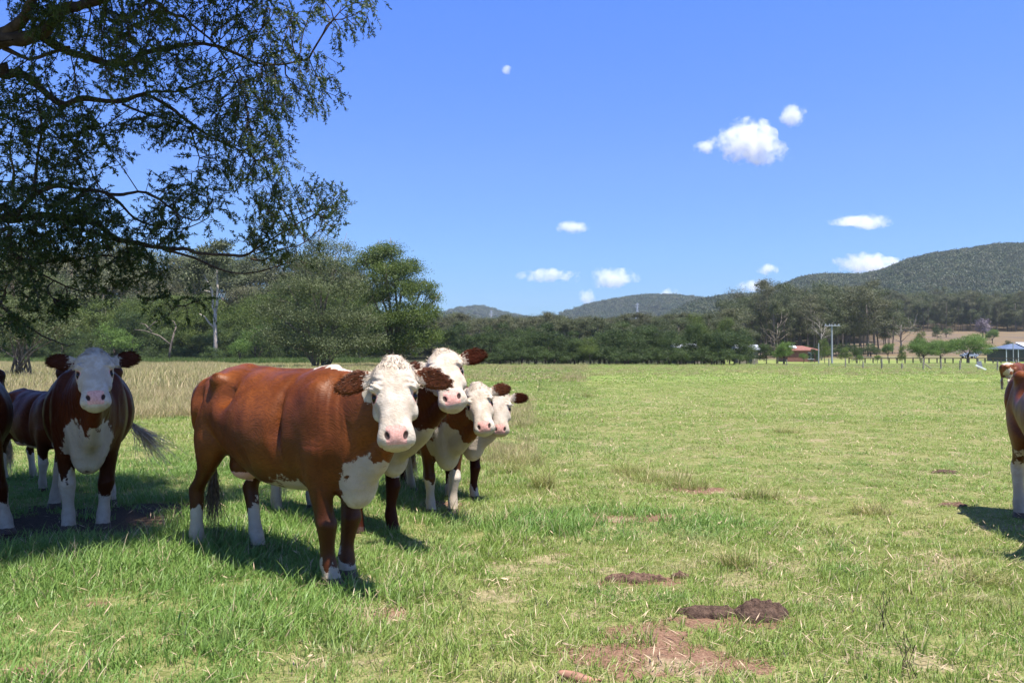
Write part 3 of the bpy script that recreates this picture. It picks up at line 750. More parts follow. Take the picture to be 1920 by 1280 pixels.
M_BARK = plain("grey_bark", (0.16, 0.13, 0.105), 0.9, 0.1, 0.4, 5)
M_BARK_PALE = plain("pale_smooth_bark", (0.40, 0.335, 0.28), 0.8, 0.2, 0.3, 2)
M_BARK_GREY = plain("weathered_grey_wood", (0.30, 0.26, 0.235), 0.9, 0.1, 0.3, 3)
M_BARK_DARK = plain("dark_bark", (0.055, 0.043, 0.035), 0.9, 0.1, 0.4, 6)
L_DARK = leaf_mat("dark_leaves", (0.019, 0.037, 0.008), (0.082, 0.126, 0.026), 0.25, 0.7)
L_EUC = leaf_mat("eucalypt_leaves", (0.033, 0.046, 0.015), (0.100, 0.126, 0.042), 0.22, 0.7, warm=(0.125, 0.105, 0.058))
L_MID = leaf_mat("mid_green_leaves", (0.042, 0.074, 0.011), (0.155, 0.200, 0.034), 0.3, 0.4)
L_BRIGHT = leaf_mat("bright_green_leaves", (0.065, 0.125, 0.018), (0.160, 0.245, 0.045), 0.32, 0.4)
L_GREY = leaf_mat("grey_green_leaves", (0.050, 0.068, 0.022), (0.140, 0.162, 0.058), 0.22, 0.4)
L_PURPLE = leaf_mat("mauve_twigs", (0.16, 0.13, 0.15), (0.26, 0.21, 0.24), 0.1, 0.3)

# every kind is made a few times at unit height 1 (scaled on the copy)
def kind_broad(rng, lobes_n=9, clumps=120, per=84, leaf=0.021, wide=0.40, low=0.18):
    lobes = [(0, 0, 0.55, wide * 0.8, wide * 0.8, 0.36)]
    for i in range(lobes_n):
        a = rng.uniform(0, 2 * np.pi); z = rng.uniform(low, 0.88); r = wide * (1 - max(0, z - 0.45) * 1.2) * rng.uniform(0.35, 0.8)
        q = rng.uniform(0.13, 0.25)
        lobes.append((r * math.cos(a), r * math.sin(a), z, q * 1.1, q * 1.1, q * 0.8))
    v, f, t, c = crown_mesh(rng, lobes, clumps, per, leaf, 0.075)
    tr = branch_mesh(rng, 0.42, 0.022, (0.02, 0), [np.array(l[:3]) for l in lobes[1:7]], 1, 0.03)
    return v, f, t, tr
def kind_round(rng):
    lobes = [(0, 0, 0.60, 0.42, 0.42, 0.36), (0, 0, 0.50, 0.40, 0.40, 0.30)]
    for i in range(11):
        a = i * 2.4 + rng.uniform(-0.4, 0.4); q = rng.uniform(0.17, 0.25); r = rng.uniform(0.20, 0.40); lobes.append((r * math.cos(a), r * math.sin(a), rng.uniform(0.36, 0.80) - 0.25 * max(0, r - 0.3), q, q, q * 0.85))
    v, f, t, c = crown_mesh(rng, lobes, 300, 80, 0.023, 0.075)
    return v, f, t, branch_mesh(rng, 0.34, 0.03, (0.02, 0), [np.array(l[:3]) for l in lobes[2:8]], 2, 0.03)
def kind_euc(rng, clumps=105, per=80, leaf=0.0165, tall=0.33):
    lobes = []; tips = []
    n = rng.integers(9, 14)
    for i in range(n):
        a = rng.uniform(0, 2 * np.pi); z = rng.uniform(tall, 0.93); r = rng.uniform(0.03, 0.21) * (1.25 - z * 0.6)
        q = rng.uniform(0.07, 0.125)
        lobes.append((r * math.cos(a), r * math.sin(a), z, q * 1.15, q * 1.15, q * 0.85)); tips.append(np.array(lobes[-1][:3]))
    v, f, t, c = crown_mesh(rng, lobes, clumps, per, leaf, 0.055, droop=0.35, up=0.1, aspect=0.4)
    tr = branch_mesh(rng, 0.72, 0.0105, (rng.normal(0, 0.03), rng.normal(0, 0.03)), tips, 1, 0.03)
    return v, f, t, tr
def kind_bush(rng, clumps=60, per=90, leaf=0.036):
    lobes = [(rng.normal(0, 0.22), rng.normal(0, 0.22), rng.uniform(0.3, 0.7), 0.3, 0.3, 0.28) for _ in range(6)]
    v, f, t, c = crown_mesh(rng, lobes, clumps, per, leaf, 0.12)
    tr = branch_mesh(rng, 0.4, 0.03, (0, 0), [np.array(l[:3]) for l in lobes], 2, 0.05)
    return v, f, t, tr

PROTO = {}
def proto(key, maker, n, seed, leafmat, barkmat):
    out = []
    for i in range(n):
        rng = np.random.default_rng(seed * 100 + i)
        v, f, t, tr = maker(rng)
        cm = bpy.data.meshes.new("crown"); tmp = mesh_obj("crown", v, f, leafmat, attrs={"tint": t}); cm0 = tmp.data
        bpy.data.objects.remove(tmp); bpy.data.meshes.remove(cm)
        tmp = tr.build("trunk", barkmat, smooth=True); tm = tmp.data; bpy.data.objects.remove(tmp)
        out.append((cm0, tm))
    PROTO[key] = out
proto("broad_dark", lambda r: kind_broad(r, 11, 190, 84, 0.0215, 0.42, 0.05), 5, 1, L_DARK, M_BARK_DARK)
proto("broad_mid", lambda r: kind_broad(r, 11, 190, 84, 0.020, 0.38, 0.16), 3, 2, L_MID, M_BARK)
proto("round_bright", kind_round, 3, 3, L_BRIGHT, M_BARK_DARK)
proto("euc", kind_euc, 7, 4, L_EUC, M_BARK)
proto("euc_pale", kind_euc, 3, 5, L_EUC, M_BARK_PALE)
proto("bush_bright", kind_bush, 3, 6, L_BRIGHT, M_BARK_DARK)
proto("bush_dark", kind_bush, 3, 7, L_DARK, M_BARK_DARK)
proto("euc_full", lambda r: kind_euc(r, 130, 80, 0.018, 0.24), 4, 8, L_EUC, M_BARK)

TREE_N = [0]
def tree(key, name, label, cat, px, depth, height, widen=1.0, group=None, top=None, base=None, x=None):
    """Tree standing at photo column px and the given depth; top = photo row of its tip instead of a height."""
    TREE_N[0] += 1
    k = TREE_N[0]
    if x is None: x = pix(px, 640, depth).x
    z = gz(x, depth) if base is None else base
    if top is not None: height = pix(px, top, depth).z - z
    cm, tm = PROTO[key][(k * 7 + int(px or 0)) % len(PROTO[key])]
    root = empty(name, (x, depth, z - 0.05), label, cat, group, (k * 2.399) % 6.283)
    for nm, me in (("trunk", tm), ("crown", cm)):
        o = bpy.data.objects.new(nm, me); C.objects.link(o); o.parent = root
    root.scale = (height * widen, height * widen, height)
    return root

ORD = ["first", "second", "third", "fourth", "fifth", "sixth", "seventh", "eighth", "ninth", "tenth", "eleventh", "twelfth", "thirteenth", "fourteenth"]
rt = np.random.default_rng(5)
def treeline():
    # dark continuous row across the paddock
    pxs = np.arange(836, 1390, 21)
    n = 0
    for i, px in enumerate(pxs):
        px = px + rt.uniform(-5, 5)
        if 1085 < px < 1130: continue
        top = 606 + rt.uniform(-13, 16) + (10 if 1030 < px < 1090 else 0)
        d = 136 + rt.uniform(-3, 5)
        n += 1
        side = "huddle's faces and the round pale shrub" if px < 1105 else "round pale shrub and the white-roofed shed"
        k = n - 1 if px < 1105 else n - 1
        lab = f"dark tree in the treeline across the paddock, {ORD[min(13, i)] if px < 1105 else ORD[min(13, i - 14)]} " + ("counting from the tall bushy trees" if px < 1105 else "past the round pale shrub")
        tree("broad_dark", "dark_tree", lab, "tree", px, d, 9, rt.uniform(0.75, 1.05), "dark trees across the paddock", top=top)
    tree("broad_mid", "round_shrub", "round pale green shrub-like tree in front of the dark treeline", "tree", 1106, 131, 6, 0.80, top=627)
    tree("broad_mid", "broad_tree", "tall bright green tree above the white-roofed shed", "tree", 1308, 140, 12, 0.62, top=586)
    tree("broad_mid", "broad_tree", "bright green upright tree just beside the tallest tree of the far treeline", "tree", 1358, 138, 11, 0.60, top=594)
    # taller grey green trees showing above the row
    for i, px in enumerate(np.arange(835, 1400, 16)):
        px += rt.uniform(-5, 5)
        d = 185 + rt.uniform(-12, 30)
        tree("euc_full", "eucalypt_tree", "grey-green eucalypt showing above the dark treeline across the paddock", "tree", px, d, 14, rt.uniform(1.0, 1.35), "eucalypts above the treeline", top=593 + rt.uniform(-9, 12) - (px > 1250) * 8)
    # under-row of low bushes hides the trunks
    for i, px in enumerate(np.arange(838, 1385, 11)):
        tree("bush_dark", "dark_bush", "dark low bush at the foot of the treeline across the paddock", "bush", px + rt.uniform(-4, 4), 132 + rt.uniform(-2, 3), 3.4, rt.uniform(1.0, 1.3), "bushes under the treeline", top=653 + rt.uniform(-8, 8))
treeline()

def left_wood():
    # wall of mixed forest behind the shaded cows
    G = "trees of the wood behind the reeds"
    for row, (d, t0, st, key, lab) in enumerate([(205, 470, 17, "euc", "tall eucalypt with open crown at the back of the wood"), (180, 505, 19, "euc_full", "grey-green eucalypt in the middle of the wood"),
                                                 (166, 560, 21, "broad_mid", "mid green leafy tree along the front of the wood"), (160, 600, 19, "broad_dark", "dark leafy tree low along the front of the wood")]):
        for px in np.arange(-300, 700, st):
            p = px + rt.uniform(-7, 7)
            t = t0 + rt.uniform(-20, 26) + (15 if p > 440 and row < 2 else 0) + (-12 if row == 2 and p > 450 else 0)
            if row < 1 and 490 < p < 530: t += 20
            tree(key, {"euc": "eucalypt_tree", "euc_full": "eucalypt_tree"}.get(key, "leafy_tree"), lab, "tree", p, d + rt.uniform(-6, 8), 20, rt.uniform(0.95, 1.3) if row < 2 else rt.uniform(0.8, 1.1), G, top=t)
    for px in np.arange(-120, 640, 22):
        tree("bush_dark", "dark_bush", "dark undergrowth bush along the edge of the wood", "bush", px + rt.uniform(-6, 6), 156 + rt.uniform(-2, 2), 4, rt.uniform(0.9, 1.3), "bushes along the wood", top=650 + rt.uniform(-12, 10))
    tree("bush_bright", "bright_bush", "bright green bushy tree behind the head of the head-on shaded cow", "tree", 216, 140, 6, 0.85, top=604)
    tree("bush_bright", "bright_bush", "bright green bush at the foot of the white-trunked gum", "bush", 450, 146, 6, 0.9, top=632)
    tree("bush_dark", "dark_bush", "rounded blue-green bush touching the white gum's foot", "bush", 396, 144, 4, 1.15, top=646)
    tree("bush_bright", "bright_bush", "fresh green shrub between the white gum and the big bushy tree", "bush", 478, 150, 9, 0.6, top=606)
    # the white gum with a forked trunk
    rng = np.random.default_rng(41)
    d = 150; b = pix(404, 668, d); r0 = empty("white_gum", (b.x, d, gz(b.x, d)), "white-trunked gum tree with forked pale trunk and thin high crown", "tree")
    loc = np.array(r0.location)
    q = lambda px, py, dd=0.0: np.array(pix(px, py, d + dd)) - loc
    m = MB(); m.tube([q(404, 682), q(404, 640), q(403, 600), q(404, 580)], [0.42, 0.34, 0.31, 0.29], 9)
    m.tube([q(404, 588), q(407, 570), q(408, 540), q(407, 505)], [0.28, 0.24, 0.2, 0.10], 7)
    m.tube([q(404, 588), q(399, 575), q(398, 545), q(390, 530), q(380, 512)], [0.25, 0.21, 0.18, 0.14, 0.07], 7)
    m.tube([q(402, 615), q(392, 605), q(385, 595), q(374, 588)], [0.22, 0.18, 0.14, 0.08], 6)
    m.tube([q(398, 548), q(385, 545), q(376, 541)], [0.14, 0.1, 0.05], 5)
    m.build("trunk", M_BARK_PALE, r0, True)
    lob = []
    for px, py, r in [(405, 465, 2.0), (385, 475, 1.8), (420, 490, 1.8), (372, 500, 2.0), (400, 488, 2.2), (428, 515, 1.6), (360, 520, 1.6), (390, 505, 1.5), (415, 462, 1.4)]:
        p = q(px, py, rng.uniform(-2, 2)); lob.append(tuple(p) + (r, r, r * 0.6))
    v, f, t, c = crown_mesh(rng, lob, 170, 40, 0.48, 0.9, droop=0.35, up=0.1, aspect=0.4)
    mesh_obj("crown", v, f, L_EUC, r0, attrs={"tint": t})
    m = MB(); d2 = 152
    # dead fallen limb in the wood
    b = pix(318, 668, d2); r1 = empty("dead_tree", (b.x, d2, gz(b.x, d2)), "dead leaning tree with bare pale limbs in the wood", "tree"); loc = np.array(r1.location)
    q = lambda px, py, dd=-6.0: np.array(pix(px, py, d2 + dd)) - loc
    m.tube([q(316, 676), q(319, 655), q(322, 640), q(330, 612)], [0.22, 0.2, 0.17, 0.12], 6)
    m.tube([q(320, 646), q(300, 630), q(272, 620), q(252, 618)], [0.16, 0.13, 0.1, 0.06], 6)
    m.tube([q(285, 622), q(272, 608), q(262, 606)], [0.15, 0.1, 0.05], 5)
    m.tube([q(275, 618), q(290, 604), q(303, 600)], [0.15, 0.1, 0.05], 5)
    m.tube([q(330, 612), q(326, 603), q(322, 600)], [0.15, 0.1, 0.05], 5)
    m.build("trunk", M_BARK, r1, True)
left_wood()

def big_tree(name, label, px, d, lobes, clumps, per, leaf, spread, leafm, barkm, twig_n, seed, base_row=690, bare=0, tr=0.30):
    rng = np.random.default_rng(seed)
    b = pix(px, base_row, d); root = empty(name, (b.x, d, gz(b.x, d)), label, "tree"); loc = np.array(root.location)
    lob = []
    for x, y, r, dd in lobes:
        p = np.array(pix(x, y, d + dd)) - loc; R = r / F * d
        lob.append(tuple(p) + (R, R, R * 0.85))
    v, f, t, c = crown_mesh(rng, lob, clumps, per, leaf, spread, up=0.5)
    mesh_obj("crown", v, f, leafm, root, attrs={"tint": t})
    m = MB()
    starts = [np.array((rng.normal(0, 0.5), rng.normal(0, 0.5), -0.2)) for _ in range(4)]
    for i, l in enumerate(lob):
        s0 = starts[i % 4]; tp = np.array(l[:3]); mid = s0 * 0.5 + tp * 0.42 + np.array((0, 0, 0.14 * np.linalg.norm(tp)))
        mid[:2] *= 0.8
        m.tube([s0, mid, tp, tp + (tp - mid) * 0.35], [tr, tr * 0.57, tr * 0.27, tr * 0.1], 6)
        for j in range(bare):
            e = tp + rng.normal(0, 1, 3) * np.array(l[3:]) * 0.75 + np.array((0, 0, 0.4)); k = tp * 0.55 + mid * 0.45
            m.tube([k, (k + e) / 2 + rng.normal(0, 0.25, 3), e], [tr * 0.15, tr * 0.1, tr * 0.04], 4)
    m.build("trunk", barkm, root, True)
    return root
big_tree("paperbark_tree", "big bushy grey-green tree with many fine upright limbs behind the nearest cow", 603, 98,
         [(600, 470, 26, 0), (570, 500, 34, 1), (625, 505, 36, -1), (545, 545, 36, 0), (600, 550, 42, -2), (655, 548, 34, 0), (520, 590, 36, 0), (570, 605, 40, -2), (635, 605, 42, -1), (680, 600, 32, 1), (510, 640, 34, 0), (560, 650, 36, -1), (610, 655, 38, -2), (665, 650, 36, 0), (700, 645, 24, 1), (640, 470, 18, 0)],
         520, 120, 0.19, 0.95, L_GREY, M_BARK, 0, 51, bare=9, tr=0.16)
big_tree("leafy_tree", "tall dense yellow-green tree rising right beside the big grey-green one", 745, 106,
         [(715, 482, 26, 0), (735, 478, 22, 0), (690, 500, 28, 0), (760, 510, 30, -1), (725, 520, 34, -2), (790, 545, 26, 0), (750, 555, 36, -2), (700, 560, 34, 0), (800, 590, 26, 0), (765, 600, 38, -2), (720, 610, 36, -2), (805, 635, 24, 0), (770, 645, 34, -1), (725, 655, 34, -1), (690, 640, 30, 0), (812, 565, 14, 0)],
         700, 110, 0.20, 0.85, L_MID, M_BARK, 0, 52, bare=2)
big_tree("scrub_tree", "scraggly multi-stemmed grey scrub tree behind the shaded cows", 42, 50,
         [(20, 520, 40, 0), (70, 540, 40, 1), (110, 580, 36, 0), (50, 590, 44, -1), (0, 590, 40, 0), (90, 625, 34, -1), (35, 640, 34, 0), (-30, 540, 40, 0), (-20, 640, 36, 0), (130, 620, 22, 0), (60, 480, 34, 1), (10, 470, 30, 0)],
         230, 90, 0.125, 0.45, L_GREY, M_BARK, 0, 53, base_row=715, bare=16, tr=0.08)

def right_wood():
    # garden and paddock trees
    for i, (key, nm, lab, cat, px, d, top, wd) in enumerate([
        ("broad_mid", "garden_tree", "bright green tree hiding the end of the white roof, first of the dense garden clump", "tree", 1400, 139, 634, 0.95),
        ("broad_dark", "garden_tree", "dark middle tree of the dense garden clump", "tree", 1436, 140, 640, 1.0),
        ("round_bright", "garden_tree", "rounded green tree of the garden clump next to the red-roofed house", "tree", 1470, 137, 637, 0.80),
        ("broad_mid", "garden_tree", "narrow bright green tree beside the tall utility pole", "tree", 1546, 165, 630, 0.62),
        ("broad_dark", "garden_tree", "dark slim tree between the red-roofed house and the short pole", "tree", 1527, 170, 652, 0.7),
        ("bush_bright", "garden_bush", "small round green bush in front of the red-roofed house", "bush", 1507, 160, 660, 0.8),
        ("broad_mid", "garden_tree", "pale green tree just past the tall utility pole", "tree", 1585, 170, 648, 0.8),
        ("broad_dark", "garden_tree", "grey-green garden tree second past the tall utility pole", "tree", 1605, 175, 645, 0.8),
        ("bush_bright", "garden_bush", "small young tree standing alone on the mown lawn", "bush", 1612, 165, 663, 0.6),
        ("bush_bright", "garden_bush", "small reddish-green bush on the mown lawn near the rails", "bush", 1645, 175, 664, 0.9),
        ("round_bright", "garden_tree", "dark round tree low behind the mown lawn", "tree", 1665, 215, 642, 0.8),
        ("broad_mid", "garden_tree", "thin pale tree with tall bare stem in front of the rail fence", "tree", 1691, 118, 643, 0.42),
        ("broad_mid", "garden_tree", "pointed green tree behind the pair of round paddock trees", "tree", 1724, 200, 620, 0.55),
        ("round_bright", "paddock_tree", "round green tree with short trunk, smaller of the pair by the rail fence", "tree", 1733, 178, 632, 1.25),
        ("round_bright", "paddock_tree", "green tree squeezed between the two round paddock trees", "tree", 1762, 186, 636, 1.2),
        ("round_bright", "paddock_tree", "widest round green tree by the rail fence", "tree", 1815, 178, 624, 1.45),
        ("broad_dark", "hillside_tree", "small olive tree alone on the dry brown slope", "tree", 1757, 330, 608, 0.75),
        ("bush_dark", "hillside_bush", "low dark bush beside the lone olive tree on the slope", "bush", 1774, 350, 612, 1.0),
        ("round_bright", "hillside_tree", "dark round bush on the dry brown slope above the shed", "tree", 1861, 300, 616, 0.95),
        ("bush_dark", "hillside_bush", "small dark bush on the slope just above the shed roof", "bush", 1890, 260, 636, 0.9),
        ("bush_bright", "garden_bush", "green hedge bush next to the widest round tree and the shed", "bush", 1853, 205, 646, 0.9),
    ]):
        tree(key, nm, lab, cat, px, d, 5, wd, top=top)
    for px in np.arange(1500, 1650, 13):
        tree("bush_dark", "understorey_bush", "grey-green shrub growing under the tall eucalypts behind the houses", "bush", px + rt.uniform(-4, 4), 222 + rt.uniform(-4, 4), 5, rt.uniform(0.7, 1.0), "shrubs under the eucalypts", top=648 + rt.uniform(-8, 6))
    # tall eucalypts of the lower slope
    G = "eucalypts of the slope"
    for row, (d, st) in enumerate([(232, 13), (262, 13), (300, 13)]):
        for px in np.arange(1370, 1680 - row * 5, st):
            p = px + rt.uniform(-5, 5); t = 545 + rt.uniform(-16, 22) - row * 5 + max(0, (1450 - p)) * 0.25
            if p > 1655: t += 30
            tree("euc" if row < 2 else "euc_full", "eucalypt_tree", "tall grey-green eucalypt behind the houses at the foot of the slope", "tree", p, d + rt.uniform(-9, 9), 22, rt.uniform(0.75, 1.1), G, top=t)
    for row, (d, t0, st) in enumerate([(425, 552, 11), (455, 545, 12)]):
        for px in np.arange(1655, 2010, st):
            p = px + rt.uniform(-4, 4)
            tree("euc" if (int(px) % 2) else "euc_full", "eucalypt_tree", "straight slim eucalypt standing along the top of the dry brown slope", "tree", p, d + rt.uniform(-8, 10), 20, rt.uniform(0.55, 0.85), G + " top", top=t0 + rt.uniform(-12, 14))
    # bare pale trees
    rng = np.random.default_rng(61)
    def bare_tree(px, d, top, label, mat, trunk=0.35, n=9, spread=3.0, name="dead_tree"):
        b = pix(px, 660, d); z = gz(b.x, d); root = empty(name, (b.x, d, z), label, "tree")
        h = pix(px, top, d).z - z; m = MB()
        m.tube([(0, 0, -0.3), (0.1, 0, h * 0.25), (0.0, 0.1, h * 0.5), (0.2, 0, h * 0.8)], [trunk, trunk * 0.85, trunk * 0.6, trunk * 0.2], 7)
        for i in range(n):
            z0 = h * rng.uniform(0.3, 0.75); a = rng.uniform(0, 6.28); e = np.array((math.cos(a) * spread, math.sin(a) * spread, z0 + h * rng.uniform(0.12, 0.32))) * rng.uniform(0.6, 1.0)
            e[2] = z0 + h * rng.uniform(0.1, 0.28); s0 = np.array((0.05, 0, z0)); mid = (s0 + e) / 2 + rng.normal(0, 0.3, 3)
            m.tube([s0, mid, e], [trunk * 0.4, trunk * 0.28, trunk * 0.1], 5)
            for j in range(3):
                e2 = e + rng.normal(0, spread * 0.3, 3) + np.array((0, 0, spread * 0.25)); m.tube([(mid + e) / 2, e2], [trunk * 0.14, trunk * 0.05], 4)
        m.build("trunk", mat, root, True); return root
    bare_tree(1457, 150, 585, "dead pale tree with bare spreading limbs above the garden clump", M_BARK, 0.22, 13, 2.6)
    bare_tree(1540, 205, 590, "bare white-limbed tree leaning among eucalypts near the tall utility pole", M_BARK_GREY, 0.2, 10, 3.4)
    t = bare_tree(1689, 240, 596, "thin grey bare-branched tree with white trunk standing on the slope's edge", M_BARK_GREY, 0.28, 16, 4.5)
    v, f, tt, c = crown_mesh(rng, [(0, 0, 8.5, 4, 4, 2.0), (1, 0, 6.5, 4, 4, 1.5)], 50, 24, 0.35, 1.1)
    mesh_obj("crown", v, f, L_GREY, t, attrs={"tint": tt})
    b = pix(1843, 640, 330); z = gz(b.x, 330); root = empty("jacaranda_tree", (b.x, 330, z), "mauve-grey leafless-looking tree on the dry brown slope", "tree")
    v, f, tt, c = crown_mesh(rng, [(0, 0, 5, 2.4, 2.4, 3.0), (0.6, 0, 3, 2.2, 2.2, 2.4)], 60, 40, 0.5, 0.9)
    mesh_obj("crown", v, f, L_PURPLE, root, attrs={"tint": tt})
    m = MB(); m.tube([(0, 0, -0.3), (0, 0, 3), (0.2, 0, 6)], [0.3, 0.2, 0.1], 6); m.build("trunk", M_BARK, root)
right_wood()

# ------------------------------------------------------------------ scattered stuff through geometry nodes
def scatter(name, pts, rot, scl, idx, protos, kind="stuff"):
    """One object; points carry their own rotation, scale and chosen shape."""
    n = len(pts)
    me = bpy.data.meshes.new(name); me.vertices.add(n); me.vertices.foreach_set("co", np.asarray(pts, dtype=np.float32).ravel())
    a = me.attributes.new("rot", 'FLOAT_VECTOR', 'POINT'); a.data.foreach_set("vector", np.asarray(rot, dtype=np.float32).ravel())
    a = me.attributes.new("scl", 'FLOAT_VECTOR', 'POINT'); a.data.foreach_set("vector", np.asarray(scl, dtype=np.float32).ravel())
    a = me.attributes.new("pick", 'INT', 'POINT'); a.data.foreach_set("value", np.asarray(idx, dtype=np.int32))
    o = bpy.data.objects.new(name, me); C.objects.link(o)
    for p in protos:
        for s in p.data.materials:
            if s.name not in [q.name for q in me.materials]: me.materials.append(s)
    g = bpy.data.node_groups.new(name + "_nodes", 'GeometryNodeTree')
    g.interface.new_socket("Geometry", in_out='INPUT', socket_type='NodeSocketGeometry')
    g.interface.new_socket("Geometry", in_out='OUTPUT', socket_type='NodeSocketGeometry')
    N = g.nodes; L = g.links
    gi = N.new("NodeGroupInput"); go = N.new("NodeGroupOutput"); iop = N.new("GeometryNodeInstanceOnPoints"); jn = N.new("GeometryNodeJoinGeometry")
    for p in reversed(protos):
        oi = N.new("GeometryNodeObjectInfo"); oi.inputs["Object"].default_value = p; oi.inputs["As Instance"].default_value = False
        ti = N.new("GeometryNodeGeometryToInstance"); L.new(oi.outputs["Geometry"], ti.inputs[0]); L.new(ti.outputs[0], jn.inputs[0])
    def na(nm, typ):
        x = N.new("GeometryNodeInputNamedAttribute"); x.data_type = typ; x.inputs["Name"].default_value = nm; return x.outputs["Attribute"]
    L.new(gi.outputs[0], iop.inputs["Points"]); L.new(jn.outputs[0], iop.inputs["Instance"]); iop.inputs["Pick Instance"].default_value = True
    L.new(na("pick", 'INT'), iop.inputs["Instance Index"]); L.new(na("scl", 'FLOAT_VECTOR'), iop.inputs["Scale"])
    e2r = N.new("FunctionNodeEulerToRotation"); L.new(na("rot", 'FLOAT_VECTOR'), e2r.inputs[0]); L.new(e2r.outputs[0], iop.inputs["Rotation"])
    L.new(iop.outputs[0], go.inputs[0])
    md = o.modifiers.new("scatter", 'NODES'); md.node_group = g
    tag(o, kind=kind)
    return o
def hidden_proto(name, v, f, mat, attrs=None):
    o = mesh_obj(name, v, f, mat, attrs=attrs); C.objects.unlink(o); return o

L_HILL = leaf_mat("hill_forest_leaves", (0.030, 0.052, 0.019), (0.088, 0.118, 0.043), 0.18, 0.5, warm=(0.13, 0.115, 0.07), nscale=0.011)
def forests():
    rng = np.random.default_rng(9)
    ps = []
    for i in range(5):
        lob = [(rng.normal(0, 0.25), rng.normal(0, 0.25), rng.uniform(0.45, 0.85), rng.uniform(0.2, 0.34), rng.uniform(0.2, 0.34), rng.uniform(0.14, 0.24)) for _ in range(5)]
        v, f, t, c = crown_mesh(rng, lob, 40, 18, 0.11, 0.16, aspect=0.6)
        ps.append(hidden_proto("hill_crown", v, f, L_HILL, {"tint": 0.3 + 0.12 * i + 0.2 * (t - 0.5)}))
    # hillsides: even in the picture's own angle, so near slopes are not starved
    n = 100000
    px = rng.uniform(640, 2250, n)
    band = rng.choice(3, n, p=[0.10, 0.25, 0.65])
    D = np.array([2700.0, 2000.0, 1150.0])[band]; Wd = np.array([600, 520, 520])[band]
    y = D + Wd * rng.uniform(-0.98, 0.14, n)
    x = (px - 960) / F * y; z = ridge_h(x, y)
    keep = (z > ground_h(x, y) - 3)
    x, y, z = x[keep], y[keep], z[keep]; n = len(x)
    s = rng.uniform(8.5, 15, n) * np.where(y > 1700, 1.3, 1.0)
    scatter("hill_forest", np.stack([x, y, z - 1.5], 1), np.stack([0 * x, 0 * x, rng.uniform(0, 6.28, n)], 1), np.stack([s * 0.85, s * 0.85, s], 1), rng.integers(0, 5, n), ps)
    # flat forest between the treelines and the hills
    n = 11000
    y = 225 + 600 * rng.random(n) ** 1.3; px = rng.uniform(560, 2150, n); x = (px - 960) / F * y
    slopeclear = (px > 1640) & (y < 425)
    housing = (px > 1370) & (y < 318)
    keep = ~slopeclear & ~housing
    x, y, px = x[keep], y[keep], px[keep]; n = len(x)
    z = np.maximum(ground_h(x, y), np.where(y > 600, ridge_h(x, y), -99))
    s = rng.uniform(10, 15, n) * np.where(px > 1380, 1.45, 0.95)
    pv = []
    for cm, tm in PROTO["euc_full"] + PROTO["euc"][:3]:
        o = bpy.data.objects.new("valley_tree", cm); pv.append(o)
    scatter("valley_forest", np.stack([x, y, z - 1.0], 1), np.stack([0 * x, 0 * x, rng.uniform(0, 6.28, n)], 1), np.stack([s * 0.95, s * 0.95, s], 1), rng.integers(0, len(pv), n), pv)
forests()
# ------------------------------------------------------------------ grass
def grass_mat(name, green, lush, yellow, straw, straw_amt, trans=0.35):
    t = NT(name)
    p = t.pos(); n1 = t.noise(p, 0.45, 3); n2 = t.noise(p, 0.11, 3); n3 = t.noise(p, 2.2, 3)
    c = t.mix(t.ramp(n1, 0.35, 0.68), green, yellow)
    c = t.mix(t.math('MULTIPLY', t.ramp(n2, 0.50, 0.68), 0.6), c, lush)
    n5 = t.noise(p, 1.15, 3, 0.6)
    c = t.mix(t.math('MULTIPLY', t.ramp(n5, 0.53, 0.66), 0.6), c, lush)
    c = t.mix(t.math('MULTIPLY', t.ramp(n5, 0.42, 0.32), 0.45), c, straw)
    sep = t.node("ShaderNodeSeparateXYZ"); t.link(p, sep.inputs[0])
    # lush and blue-green under the tree, yellower out in the open
    lu = t.math('MULTIPLY', t.ramp(t.math('ADD', sep.outputs[0], t.math('MULTIPLY', n1, 1.5)), 0.9, -1.0), t.ramp(sep.outputs[1], 15, 10))
    ex = t.math('DIVIDE', t.math('SUBTRACT', sep.outputs[0], 0.7), 1.7); ey = t.math('DIVIDE', t.math('SUBTRACT', sep.outputs[1], 7.05), 0.75)
    er = t.math('ADD', t.math('ADD', t.math('MULTIPLY', ex, ex), t.math('MULTIPLY', ey, ey)), t.math('MULTIPLY', n3, 1.2))
    lu = t.math('MAXIMUM', lu, t.ramp(er, 1.9, 0.9))
    c = t.mix(t.math('MULTIPLY', lu, 0.75), c, lush)
    tint = t.attr("tint")
    c = t.mix(t.math('MULTIPLY', tint, 0.4), c, yellow)
    amt = t.math('ADD', straw_amt - 0.12, t.math('MULTIPLY', t.ramp(n3, 0.5, 0.72), 0.3))
    amt = t.math('MULTIPLY', amt, t.math('SUBTRACT', 1.0, t.math('MULTIPLY', lu, 0.6)))
    c = t.mix(t.math('LESS_THAN', t.attr("pickc"), amt), c, straw)
    t.rough(0.45, 0.35)
    t.leafy(c, trans)
    return t.m
M_GRASS = grass_mat("short_green_grass", (0.205, 0.305, 0.055), (0.130, 0.265, 0.055), (0.270, 0.335, 0.078), (0.52, 0.42, 0.25), 0.22)
M_DRY = grass_mat("tall_dry_grass", (0.27, 0.265, 0.09), (0.18, 0.23, 0.065), (0.36, 0.31, 0.14), (0.46, 0.36, 0.20), 0.55)
M_TUSS = grass_mat("tussock_blades", (0.19, 0.235, 0.055), (0.16, 0.23, 0.05), (0.32, 0.31, 0.10), (0.45, 0.35, 0.18), 0.27)
M_REED = grass_mat("green_reeds", (0.07, 0.13, 0.025), (0.05, 0.12, 0.02), (0.14, 0.19, 0.045), (0.3, 0.28, 0.12), 0.12)

